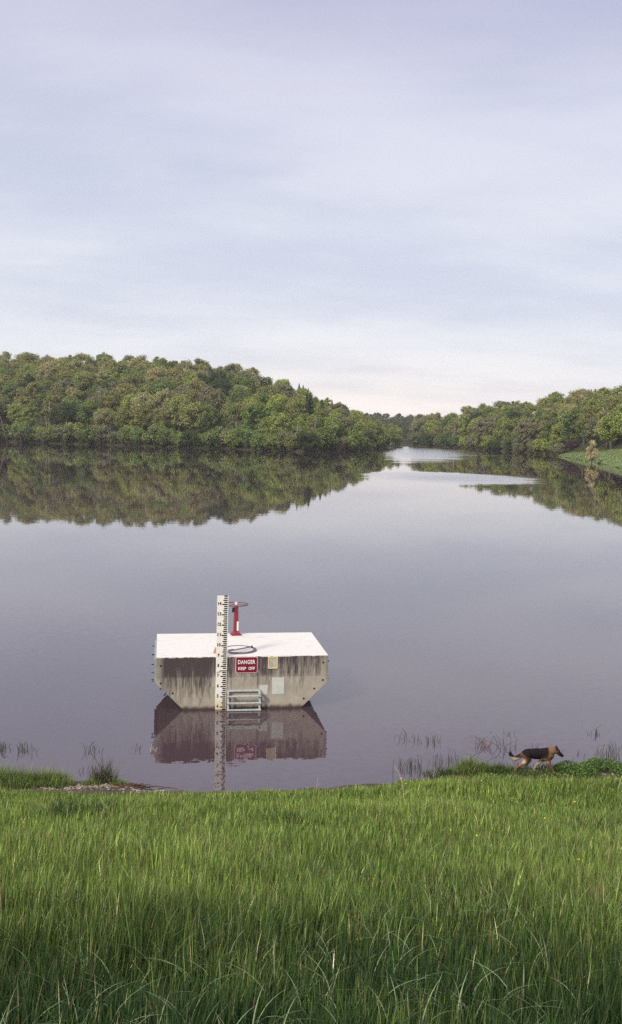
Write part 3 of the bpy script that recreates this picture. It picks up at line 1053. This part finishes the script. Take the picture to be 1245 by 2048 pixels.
def frustum(mb, z0, a, z1, b, rot=0.0):
    c, s = math.cos(rot), math.sin(rot)
    vs = []
    for z, h in ((z0, a), (z1, b)):
        for x, y in ((-h, -h), (h, -h), (h, h), (-h, h)):
            vs.append((x * c - y * s, x * s + y * c, z))
    return mb.add(vs, [(3, 2, 1, 0), (4, 5, 6, 7), (0, 1, 5, 4), (1, 2, 6, 5), (2, 3, 7, 6), (3, 0, 4, 7)])


frustum(MB(), 0, .165, .03, .165, .15).build('base_flange', M_RED, val, bevel=.005)
mb = frustum(MB(), .03, .130, .13, .076, .15)
frustum(mb, .13, .076, .92, .056, .15)
mb.build('column', M_RED, val, bevel=.006)
MB().tube([(0, 0, .90), (0, 0, .93), (0, 0, .93), (0, 0, .98)], [.076, .076, .055, .05], 16).build('bearing', M_RED, val)
MB().tube([(0, 0, .97), (0, 0, 1.07)], .05, 14).build('stem_cap', M_PINK, val)
MB().box((-.10, -.03, .83), (.06, .08, .13)).box((-.12, -.03, .77), (.035, .05, .07)).build('bracket', M_BLACK, val)
MB().box((.048, -.082, .30), (.05, .010, .30), Matrix.Rotation(.15, 3, 'Z')).build('indicator_strip', M_WHITE, val)
MB().ring((0, 0, 1.0), .375, .017, 48, 8).build('handwheel', M_RUST, val, smooth=True)
mb = MB()
for k in range(3):
    a = math.radians(100 + 120 * k)
    mb.tube([(.05 * math.cos(a), .05 * math.sin(a), 1.0), (.37 * math.cos(a), .37 * math.sin(a), 1.0)], .011, 6)
mb.build('spokes', M_RUST, val, smooth=True)

# ------------------------------------------------------------------ dog
def make_dog(loc, rz):
    mb = MB()

    def cap(a, b, ra, rb, n=12, m=7):
        a, b = Vector(a), Vector(b)
        ax = (b - a)
        L = ax.length
        ax.normalize()
        pts, rad = [], []
        for i in range(5):
            t = math.radians(-88 + 88 * i / 4)
            pts.append(a + ax * (ra * math.sin(t))); rad.append(ra * math.cos(t))
        for i in range(1, m):
            pts.append(a + ax * L * i / m); rad.append(ra + (rb - ra) * i / m)
        for i in range(5):
            t = math.radians(88 * i / 4)
            pts.append(b + ax * (rb * math.sin(t))); rad.append(rb * math.cos(t))
        mb.tube(pts, rad, n)

    def chain(pts):
        for (p, r), (q, s) in zip(pts[:-1], pts[1:]): cap(p, q, r, s)

    def oval(c, d, rot=0.0, n=16, m=12):
        M = Matrix.Rotation(rot, 3, 'Y')
        vs, fs = [], []
        for i in range(m + 1):
            t = math.pi * (i + .02) / (m + .04)
            for k in range(n):
                a = 2 * math.pi * k / n
                vs.append(M @ Vector((d[0] * math.cos(t), d[1] * math.sin(t) * math.cos(a), d[2] * math.sin(t) * math.sin(a))) + Vector(c))
        for i in range(m):
            for k in range(n):
                fs.append((i * n + k, i * n + (k + 1) % n, (i + 1) * n + (k + 1) % n, (i + 1) * n + k))
        fs.append(tuple(range(n))); fs.append(tuple(m * n + k for k in range(n))[::-1])
        mb.add(vs, fs)

    # trunk: deep chest, tucked belly, sloping croup
    oval((.22, 0, .422), (.215, .122, .150), .12)
    oval((.03, 0, .440), (.27, .114, .124), .0)
    oval((-.17, 0, .432), (.18, .108, .118), -.25)
    oval((.335, 0, .415), (.075, .075, .11), .0)
    # neck and head carried low and forward
    chain([((.27, 0, .475), .112), ((.40, 0, .515), .088), ((.465, 0, .522), .074)])
    oval((.485, 0, .515), (.085, .062, .062), .35)
    chain([((.52, 0, .485), .046), ((.60, 0, .430), .031), ((.640, 0, .405), .023)])
    chain([((.53, 0, .445), .030), ((.615, 0, .385), .017)])
    for s in (-1, 1):
        chain([((.470, s * .042, .550), .030), ((.488, s * .052, .595), .018), ((.497, s * .054, .632), .006)])
    # tail hangs and hooks up at the tip
    chain([((-.29, 0, .44), .045), ((-.39, 0, .355), .055), ((-.485, 0, .320), .060), ((-.555, 0, .370), .054), ((-.585, 0, .44), .038), ((-.572, 0, .485), .012)])
    # hind legs: one trailing, one under the body
    chain([((-.21, -.065, .40), .098), ((-.235, -.075, .29), .070), ((-.30, -.075, .225), .044), ((-.435, -.075, .150), .027), ((-.490, -.075, .045), .023), ((-.462, -.075, .022), .024)])
    chain([((-.20, .065, .40), .095), ((-.13, .075, .27), .068), ((-.175, .075, .185), .042), ((-.205, .075, .135), .027), ((-.115, .075, .035), .022), ((-.06, .075, .020), .025)])
    # front legs: one reaching, one swinging back
    chain([((.27, -.085, .40), .080), ((.285, -.085, .27), .052), ((.375, -.085, .130), .031), ((.425, -.085, .045), .024), ((.475, -.085, .020), .026)])
    chain([((.26, .08, .38), .075), ((.185, .08, .27), .048), ((.055, .08, .170), .030), ((-.005, .08, .060), .022), ((.022, .08, .030), .024)])
    tmp = link('tmp', mb.mesh('tmp'))
    rm = tmp.modifiers.new('r', 'REMESH')
    rm.mode = 'VOXEL'
    rm.voxel_size = .0085
    sm = tmp.modifiers.new('s', 'SMOOTH')
    sm.factor, sm.iterations = .5, 5
    me = evaluated(tmp, 'dog')
    bpy.data.objects.remove(tmp)
    me.name = 'dog'
    n = len(me.vertices)
    co = np.zeros(n * 3, np.float32)
    me.vertices.foreach_get('co', co)
    co = co.reshape(-1, 3)
    rng = np.random.default_rng(2)
    x, y, z = co[:, 0], co[:, 1], co[:, 2]
    jn = (hash_noise(x * 16, z * 16, 1.0, 6) - .5) * .09 + (hash_noise(x * 45, z * 30, 1.0, 7) - .5) * .05
    tanc, blk_, crm, red = np.array([.155, .085, .048]), np.array([.013, .010, .013]), np.array([.40, .32, .25]), np.array([.110, .052, .032])
    C = np.tile(red, (n, 1))
    saddle = (z + jn > .325 + .15 * np.clip((-.10 - x) / .22, 0, 1) + .09 * np.clip((x - .10) / .2, 0, 1)) & (x > -.40) & (x < .30 + jn) & ~((x > .20) & (z < .36))
    C[saddle] = blk_
    C[(x >= .29) & (x < .44) & (z > .40)] = tanc * 1.15
    C[(z + jn < .315) & (x > -.12) & (x < .30) & (z > .26)] = crm * .75
    legs = z < .26
    C[legs] = np.where((x[legs] > -.30)[:, None] & (y[legs] > 0)[:, None], crm * .8, tanc)
    C[(z < .06)] = crm * .75
    head = x >= .44
    C[head] = tanc
    C[(x > .515 + jn * .5)] = blk_ * 1.2
    C[(z > .565) & head] = blk_ * 1.4
    C[(x > .44) & (x < .52) & (z > .535) & (z <= .565)] = blk_ * 2.5
    tail = x < -.36
    C[tail & (z > .19) & (np.hypot(x + .3, z - .3) > .05)] = crm * .85
    C[tail & (x < -.47) & (z > .37)] = blk_
    C[tail & (x > -.47) & (z > .355)] = blk_ * 1.5
    C[(x < -.25) & (x > -.37) & (z > .25) & (z + jn < .36)] = crm
    C[tail & (z < .22)] = tanc
    ed = np.zeros(len(me.edges) * 2, np.int32)
    me.edges.foreach_get('vertices', ed)
    ed = ed.reshape(-1, 2)
    for _ in range(7):                    # fur colours melt into each other
        acc, cnt = C.copy(), np.ones(n)
        for i, j in ((0, 1), (1, 0)):
            np.add.at(acc, ed[:, i], C[ed[:, j]])
            np.add.at(cnt, ed[:, i], 1)
        C = acc / cnt[:, None]
    at = me.color_attributes.new('col', 'FLOAT_COLOR', 'POINT')
    at.data.foreach_set('color', np.concatenate([C, np.ones((n, 1))], 1).astype(np.float32).ravel())
    me.polygons.foreach_set('use_smooth', np.ones(len(me.polygons), bool))
    o = link('dog', me, M_FUR)
    o.location, o.rotation_euler, o.scale = loc, (0, 0, rz), (1.05, 1.05, 1.09)
    tag(o, 'black and tan shepherd dog trotting right along the muddy lake edge', 'dog')
    for s in (-1, 1):
        e = MB()
        e.ring((0, 0, 0), .004, .005, 10, 6)
        q = e.build('eye', M_BLACK, o, smooth=True)
        q.location, q.rotation_euler = (.528, s * .043, .520), (math.radians(90), 0, 0)


dp = at_z(1070, 1543.5, .06)
make_dog((dp.x, dp.y, float(bank_z(dp.x, dp.y)) - .005), math.radians(1))

# ------------------------------------------------------------------ grass
def blades(P, h, w, lean, az, bend, col, rng, tipcol=None, droop=2.4, ts=(0, .38, .74, 1.0)):
    """curved tapering blades, one segment per step of ts"""
    n = len(P)
    dx, dy = np.cos(az), np.sin(az)
    fa = az + np.pi / 2 + rng.normal(size=n) * .5
    wx, wy = np.cos(fa), np.sin(fa)
    m = len(ts) - 1
    V = np.zeros((n, 2 * m + 1, 3), np.float32)
    for i, t in enumerate(ts):
        out = h * (lean * t + bend * t ** droop)
        up = h * (t - .42 * np.minimum(bend, 1.3) * t ** (droop + .6))
        c = np.stack([P[:, 0] + dx * out, P[:, 1] + dy * out, P[:, 2] + up], 1)
        if i == m:
            V[:, 2 * m] = c
        else:
            ww = w * np.interp(t, (0, .4, .75, 1), (1, .92, .58, .1)) / 2
            V[:, 2 * i] = c - np.stack([wx * ww, wy * ww, 0 * ww], 1)
            V[:, 2 * i + 1] = c + np.stack([wx * ww, wy * ww, 0 * ww], 1)
    tc = np.empty((n, 2 * m + 1, 4), np.float32)
    tc[:, :, :3] = col[:, None, :]
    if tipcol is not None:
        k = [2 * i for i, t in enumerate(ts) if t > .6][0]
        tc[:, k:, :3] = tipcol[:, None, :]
    tc[:, :, 3] = 1
    return V, tc


def blade_object(name, parts, mat=None):
    Vs, Cs, Ls, Ss, Ts, vo, lo = [], [], [], [], [], 0, 0
    for V, C in parts:
        n, q = V.shape[:2]
        m = (q - 1) // 2
        pat = [v for i in range(m - 1) for v in (2 * i, 2 * i + 1, 2 * i + 3, 2 * i + 2)] + [2 * m - 2, 2 * m - 1, 2 * m]
        Ls.append((vo + (np.arange(n) * q)[:, None] + np.array(pat)).ravel())
        Ss.append((lo + (np.arange(n) * len(pat))[:, None] + np.arange(m) * 4).ravel())
        Ts.append(np.tile([4] * (m - 1) + [3], n))
        Vs.append(V.reshape(-1, 3))
        Cs.append(C.reshape(-1, 4))
        vo += n * q
        lo += n * len(pat)
    me = np_mesh(name, np.concatenate(Vs), np.concatenate(Ls), np.concatenate(Ss), np.concatenate(Ts))
    at = me.color_attributes.new('col', 'FLOAT_COLOR', 'POINT')
    at.data.foreach_set('color', np.concatenate(Cs).ravel())
    return link(name, me, mat or M_BLADE)


GYEL, GMID, GSHADED, GBRN = np.array([.240, .312, .076]), np.array([.125, .196, .045]), np.array([.028, .058, .019]), np.array([.20, .155, .085])  # third green: dark broad grass with foreground shade put into the colour
rng = np.random.default_rng(12)


def on_bank(px, py, lift=0.0):
    """where the sight line through a picture point meets the bank"""
    d = ray(px, py)
    t = 4.0
    while t < 40:
        w = Vector((0, 0, CAM_H)) + d * t
        if w.z <= float(bank_z(w.x, w.y)) + lift: break
        t += .03
    return w


def edge_y(x):
    return np.interp(x, [-30, -8, -5.5, -3.6, -1, .4, 1.5, 2.4, 3.3, 5, 9, 30], [21.3, 21.25, 21.25, 21.45, 21.9, 22.2, 22.5, 22.9, 23.25, 23.35, 23.4, 23.4]) + (hash_noise(x, x * 0, 2.2, 9) - .5) * .35


def field(y0, y1, dens, hs, ws, nearness):
    xw = lambda y: .3113 * y + 6.5
    A = 2 * xw(y1) * (y1 - y0)
    n = int(A * dens)
    x, y = rng.uniform(-1, 1, n) * xw(y1), rng.uniform(y0, y1, n)
    ok = (np.abs(x) < xw(y)) & (y < edge_y(x))
    ok &= (np.abs(x) < .3113 * y + 1.3) | (rng.uniform(0, 1, n) < .6)      # thinner beyond the picture's sides
    x, y = x[ok], y[ok]
    # tufty: drop some in the gaps
    tuft = .5 * hash_noise(x, y, 2.6, 1) + .5 * hash_noise(x, y, 6.5, 21)
    ok = rng.uniform(0, 1, len(x)) < .15 + 1.3 * tuft
    x, y, tuft = x[ok], y[ok], tuft[ok]
    n = len(x)
    P = np.stack([x, y, bank_z(x, y) - .02], 1)
    big = hash_noise(x, y, .55, 2)
    big2 = hash_noise(x, y, 1.2, 8)
    e = np.clip((edge_y(x) - y) / 1.2, .35, 1)
    h = rng.uniform(.6, 1.15, n) * hs * (.78 + .45 * big) * e * (.85 + .3 * tuft)
    w = rng.uniform(.7, 1.3, n) * ws
    az = rng.normal(0.35, 1.7, n)
    k = np.clip(big * .7 + .12 + rng.normal(size=n) * .28, 0, 1)[:, None]
    col = GMID * (1 - k) + GYEL * k
    kb = np.clip(np.interp(y, [4, 5.4, 7.0, 9.8], [1.0, .85, .35, .0]) + (big2 - .5) * .6 + rng.normal(size=n) * .2, 0, 1)[:, None]  # blades darken toward the camera: foreground shade put into the colour
    col = col * (1 - kb) + GSHADED * kb
    br = (rng.uniform(0, 1, n) < .03 + .14 * np.clip(hash_noise(x, y, .5, 14) - .5, 0, 1) * 2)
    col[br] = GBRN
    st = rng.uniform(0, 1, n) < .018
    col[st] = np.array([.40, .36, .20])
    col *= np.exp(rng.normal(0, .42, n))[:, None]
    return blades(P, h, w, rng.uniform(.0, .17, n), az, np.abs(rng.normal(0, .17, n)), col, rng)


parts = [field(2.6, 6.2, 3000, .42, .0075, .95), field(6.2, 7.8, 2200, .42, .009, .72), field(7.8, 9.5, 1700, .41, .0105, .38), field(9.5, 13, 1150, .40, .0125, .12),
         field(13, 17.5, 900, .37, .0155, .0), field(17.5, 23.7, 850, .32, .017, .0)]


def broad(n, y0, y1, wmin, wmax, hmin, hmax):
    y = y0 + (y1 - y0) * rng.uniform(0, 1, n) ** 1.4
    x = rng.uniform(-1, 1, n) * (.3113 * y + 3.0)
    ok = rng.uniform(0, 1, n) < np.clip(hash_noise(x, y, .9, 5) * 1.5 - .15, .12, 1)
    x, y = x[ok], y[ok]
    n = len(x)
    P = np.stack([x, y, bank_z(x, y) - .02], 1)
    col = (GSHADED * rng.uniform(.8, 1.35, n)[:, None])
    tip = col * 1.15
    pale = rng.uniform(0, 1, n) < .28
    tip[pale] = np.array([.27, .33, .18]) * rng.uniform(.7, 1.2, pale.sum())[:, None]  # drooping tips paled: sky sheen put into the blade colour
    return blades(P, rng.uniform(hmin, hmax, n), rng.uniform(wmin, wmax, n), rng.uniform(.0, .22, n), rng.uniform(0, 6.283, n), rng.uniform(.2, .85, n), col, rng, tip, 4.2, (0, .45, .62, .74, .84, .92, 1.0))


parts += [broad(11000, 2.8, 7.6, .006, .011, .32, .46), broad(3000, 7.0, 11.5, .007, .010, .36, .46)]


def mound(cx, cy, rx, ry, n, h, col, w=.012, bend=.6):
    a, r = rng.uniform(0, 6.283, n), np.sqrt(rng.uniform(0, 1, n))
    x, y = cx + np.cos(a) * r * rx, cy + np.sin(a) * r * ry
    P = np.stack([x, y, np.maximum(bank_z(x, y), -.06) - .02], 1)
    C = np.array(col) * np.exp(rng.normal(0, .35, n))[:, None]
    dr = rng.uniform(0, 1, n) < .05
    C[dr] = (.34, .29, .17)
    return blades(P, h * rng.uniform(.3, 1.35, n) * (1 - .45 * r) * (.6 + .8 * hash_noise(x, y, 4.5, 31)), rng.uniform(.7, 1.3, n) * w, rng.uniform(.05, .4, n), rng.uniform(0, 6.283, n), rng.uniform(.05, bend, n), C, rng)


# darker tussocks out in the meadow
for px, py, rx, h in [(168, 1640, .62, .60), (120, 1648, .3, .52), (1000, 1618, .45, .36), (905, 1608, .3, .32), (560, 1650, .35, .34), (1190, 1672, .45, .36), (330, 1740, .4, .42)]:
    q = on_bank(px, py, .1)
    parts.append(mound(q.x, q.y, rx, rx * .7, int(1300 * rx), h, (.030, .058, .020), .014, .9))
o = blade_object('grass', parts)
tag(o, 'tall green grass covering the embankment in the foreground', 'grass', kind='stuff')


def grass_clump(px, py, wpx, n, h, col, label, cat='grass clump', name='grass_clump', w=.011, bend=.5, deep=.25):
    q = at_z(px, py, .05)
    rx = wpx / 82 / 2
    o = blade_object(name, [mound(q.x, q.y, rx, deep, n, h, col, w, bend)])
    return tag(o, label, cat)


GC = (.125, .175, .050)
grass_clump(30, 1572, 150, 2600, .42, GC, 'broad lush green clump on the shore at the left edge of the photo', deep=.55)
grass_clump(100, 1570, 90, 1500, .40, (.150, .195, .058), 'lush yellow-green clump just left of the pale pebbles', deep=.4)
grass_clump(207, 1560, 54, 260, .62, (.070, .075, .034), 'spiky dark tussock standing alone at the water edge behind the pebbles', bend=.4, deep=.2)
grass_clump(245, 1566, 40, 320, .22, GC, 'small bright clump right of the spiky dark tussock', deep=.15)
grass_clump(180, 1569, 40, 160, .20, GC, 'low clump at the left foot of the spiky dark tussock', deep=.12)
grass_clump(938, 1540, 90, 1500, .36, GC, 'green clump at the water edge left of the dog', deep=.3)
grass_clump(990, 1543, 60, 700, .28, (.075, .12, .032), 'lower clump between the dog and the green clump left of it', deep=.2)
grass_clump(1030, 1541, 70, 420, .20, (.070, .105, .032), 'thin grass around the dog\'s hind paws', deep=.35)
grass_clump(1100, 1538, 60, 420, .22, (.075, .115, .034), 'thin grass behind the dog\'s front paws', deep=.3)
grass_clump(1065, 1551, 130, 700, .17, (.085, .13, .038), 'short ragged grass edge just below the dog\'s paws', deep=.12)
grass_clump(880, 1546, 70, 320, .34, (.06, .085, .03), 'thin flooded clump at the left end of the shore strip', deep=.3, bend=.3)


def weed(px, py, wpx, h, n, label):
    """bushy broad-leaved weed: leafy blobs on short stems"""
    q = at_z(px, py, .05)
    r = np.random.default_rng(int(px))
    rx = wpx / 82 / 2
    a, rr_ = r.uniform(0, 6.283, n), np.sqrt(r.uniform(0, 1, n))
    x, y = q.x + np.cos(a) * rr_ * rx, q.y + np.sin(a) * rr_ * .32
    z = np.maximum(bank_z(x, y), 0) + h * (1 - .5 * rr_ ** 2) * r.uniform(.1, 1, n)
    root = empty('leafy_weed', (0, 0, 0), 0, label, 'weed')
    me = leaf_mesh('leaves', np.stack([x, y, z], 1), unit(r.normal(size=(n, 3)) * .7 + [0, -.2, .8]), .030, r, .6)
    me.materials.append(M_LEAF)
    o = link('leaves', me, None, root)
    o.color = (.088, .150, .038, 1)
    mb = MB()
    for k in range(int(wpx / 6)):
        i = r.integers(0, n)
        mb.tube([(x[i], y[i], z[i] - h), (x[i] + r.normal() * .02, y[i], z[i] - h * .4), (x[i] + r.normal() * .03, y[i], z[i] + .05)], [.005, .004, .002], 5)
    mb.build('stems', simple('green_stem', (.07, .10, .03, 1), .8, .2), root)


weed(1140, 1541, 62, .27, 900, 'leafy green weed just in front of the dog\'s nose')
weed(1165, 1549, 60, .22, 700, 'leafy weed spilling down onto the grass right of the dog')
weed(1205, 1536, 90, .28, 1300, 'wide leafy weed on the shore near the right edge of the photo')
weed(1240, 1546, 40, .20, 400, 'low leafy weed at the right edge of the photo')

# reeds and drowned stems standing in the shallows
REED = simple('reed_stem', (.055, .062, .032, 1), .8, .3, 6)
REEDP = simple('dead_purple_stem', (.13, .075, .075, 1), .85, .3, 6)


def reeds(px, py, wpx, hpx, n, label, mat=None, dy=.25, leanx=.35):
    q = at_z(px, py, 0)
    r = random.Random(int(px * 3 + py))
    k = FPX / q.y
    mb = MB()
    for i in range(max(4, int(n * .75))):
        x, y = r.gauss(0, .30) * wpx / k, r.uniform(-dy, dy)
        h = hpx / k * .85 * r.uniform(.2, 1.05)
        lx = r.gauss(0, leanx * 1.3) * h
        pts = [(x, y, -.15), (x + lx * .4, y, h * .55), (x + lx, y + r.gauss(0, .1) * h, h)]
        if r.random() < .3:
            pts.append((x + lx * 1.6 + r.gauss(0, .03), y, h * r.uniform(.6, .95)))
        mb.tube(pts, [.007, .0065] + [.0035] * (len(pts) - 2), 4, cap=False)
    o = mb.build('reed_clump', mat or REED)
    o.location = q
    return tag(o, label, 'reeds')


reeds(2, 1499, 26, 22, 26, 'dense dark reeds in the water cut by the left edge of the photo')
reeds(48, 1501, 44, 24, 26, 'dark reeds in the water above the lush clump on the left')
reeds(186, 1503, 36, 20, 16, 'sparse thin reeds in the water behind the spiky tussock')
reeds(280, 1496, 22, 12, 8, 'few tiny reeds left of the concrete block reflection')
reeds(165, 1545, 30, 14, 8, 'few short stems in the shallows left of the spiky tussock')
reeds(310, 1500, 26, 26, 6, 'pale bent stems in front of the block reflection, lower left', M_STRAW, leanx=.7)
reeds(808, 1478, 24, 20, 11, 'thin reeds farthest left of the right-hand shallows')
reeds(836, 1481, 8, 22, 4, 'slim pair of stems between two thin reed groups on the right')
reeds(862, 1483, 44, 22, 24, 'loose reed group in open water left of the purple dead stems')
reeds(967, 1492, 22, 26, 26, 'bushy purple-brown dead stems in the water left of the dog', REEDP, leanx=.5)
reeds(1005, 1497, 26, 34, 12, 'crossed tall dark reeds in the water just left of the dog', leanx=.5)
reeds(1028, 1492, 10, 28, 5, 'short row of upright reeds above the dog\'s tail', leanx=.1)
reeds(1070, 1497, 14, 18, 9, 'small reddish dead plant in the water above the dog\'s back', REEDP, leanx=.6)
reeds(1010, 1468, 50, 8, 8, 'faint tiny reed tips in open water above the dog')
reeds(1188, 1468, 42, 16, 18, 'reeds farthest out in the water on the right')
reeds(1218, 1512, 42, 34, 46, 'dense dark reeds beside the leafy weed near the right edge', leanx=.2)
reeds(1150, 1512, 30, 16, 8, 'few dark stems above the dog\'s muzzle')
reeds(830, 1538, 70, 30, 44, 'drowned reeds thickening toward the left clump of the shore strip', leanx=.25)
reeds(890, 1525, 60, 26, 34, 'upright flooded reeds behind the green clump left of the dog', leanx=.2)
reeds(1050, 1540, 50, 22, 30, 'short green reeds right behind the dog\'s legs', leanx=.25)

# pebbles, driftwood and dry stalks
r = np.random.default_rng(9)
mb = MB()
ico = bmesh.new()
bmesh.ops.create_icosphere(ico, subdivisions=1, radius=1)
iv = np.array([v.co[:] for v in ico.verts])
ifc = [tuple(v.index for v in f.verts) for f in ico.faces]
ico.free()
for i in range(420):
    px = r.uniform(60, 330) if i % 8 else r.uniform(980, 1245)
    py = 1575 + r.normal() * 6 + (px < 110) * 3 if i % 8 else 1549 + r.normal() * 2
    q = at_z(px, py, .06)
    s = r.uniform(.010, .034)
    v = iv * r.uniform(.7, 1.2, (len(iv), 1)) * s * [1.3, 1, .75]
    mb.add(v + [q.x, q.y, float(bank_z(q.x, q.y)) + s * .25], ifc)
tag(mb.build('pebbles', M_STONE), 'pale pebbles scattered along the muddy water edge', 'pebbles', kind='stuff')
mb = MB()
q = at_z(272, 1572, .05)
for i in range(26):
    x, y = r.normal() * .35, r.normal() * .10
    a = r.normal() * .35
    L = r.uniform(.15, .5)
    mb.tube([(x - L * math.cos(a) / 2, y - L * math.sin(a) / 2, r.uniform(0, .05)), (x, y, r.uniform(.02, .09)), (x + L * math.cos(a) / 2, y + L * math.sin(a) / 2, r.uniform(0, .06))], [.006, .012, .005], 5)
o = mb.build('driftwood', simple('wet_brown_wood', (.075, .04, .034, 1), .8, .3, 8))
o.location = (q.x, q.y, max(.0, float(bank_z(q.x, q.y))))
tag(o, 'reddish-brown tangle of washed-up reeds at the right end of the pebbles', 'driftwood')


def stalk(pts, rad, label):
    """pts: (px, py) picture points from the foot up; stands upright on the bank"""
    q = None
    for py in np.arange(pts[0][1] - 30, pts[0][1] + 30, .5):
        pass
    # march the foot ray onto the bank
    d = ray(*pts[0])
    t = 4.0
    while t < 40:
        w = Vector((0, 0, CAM_H)) + d * t
        if w.z <= float(bank_z(w.x, w.y)): break
        t += .02
    k = FPX / t
    mb = MB()
    P = [Vector(((a - pts[0][0]) / k, RND.uniform(-.02, .02), (pts[0][1] - b) / k)) for a, b in pts]
    mb.tube(P, [rad * (1 - .6 * i / len(P)) for i in range(len(P))], 5)
    for i in range(1, len(P) - 1):
        e = P[i] + Vector((RND.choice((-1, 1)) * RND.uniform(.06, .16), 0, RND.uniform(.08, .18)))
        mb.tube([P[i], (P[i] + e) / 2 + Vector((0, 0, -.01)), e], [rad * .5, rad * .4, rad * .25], 4)
    o = mb.build('dry_stalk', M_STRAW)
    o.location = w
    tag(o, label, 'dry stalk')


stalk([(811, 1618), (807, 1588), (803, 1562), (795, 1542), (788, 1530)], .007, 'tall pale dry stalk leaning left in front of the right shallows')
stalk([(848, 1620), (853, 1608), (864, 1594)], .0045, 'short slanting straw right of the tall dry stalk')
stalk([(634, 1590), (634, 1572), (636, 1553)], .005, 'upright pale stalk at the grass edge below the concrete block')
stalk([(280, 1606), (277, 1592), (272, 1577)], .005, 'pale bent stalk below the pebbles on the left')
stalk([(1233, 1592), (1239, 1570), (1243, 1552)], .006, 'pale stalk at the right edge of the photo')

# dandelions in the grass
for px, py in [(964, 1562), (812, 1568), (803, 1557), (1090, 1637), (1158, 1720), (955, 1672), (335, 1684), (480, 1692), (1150, 1604)]:
    d = ray(px, py)
    t = 4.0
    while t < 40:
        w = Vector((0, 0, CAM_H)) + d * t
        if w.z <= float(bank_z(w.x, w.y)) + .26: break
        t += .02
    root = empty('dandelion', (w.x, w.y, w.z - .28), 0, 'tiny yellow dandelion flower in the grass', 'flower', 'dandelions in the grass')
    MB().tube([(0, 0, 0), (.01, 0, .15), (0, 0, .28)], .003, 5).build('stem', MATS['green_stem'], root)
    MB().ring((0, 0, .285), .009, .009, 10, 6).build('flower_head', MATS.get('dandelion_yellow') or simple('dandelion_yellow', (.75, .55, .03, 1), .7, .1), root)

# ------------------------------------------------------------------ evening haze over the valley
m, N = new_mat('valley_haze')
vol = N.n('ShaderNodeVolumePrincipled', {'Color': (.93, .95, 1.0, 1), 'Density': HAZE, 'Anisotropy': .2})
N.t.links.new(vol.outputs[0], N.n('ShaderNodeOutputMaterial').inputs['Volume'])
o = MB().box((0, 930, 58), (3100, 2060, 136)).build('haze', m)
tag(o, 'thin pale haze in the valley air softening the far trees', 'haze', kind='stuff')
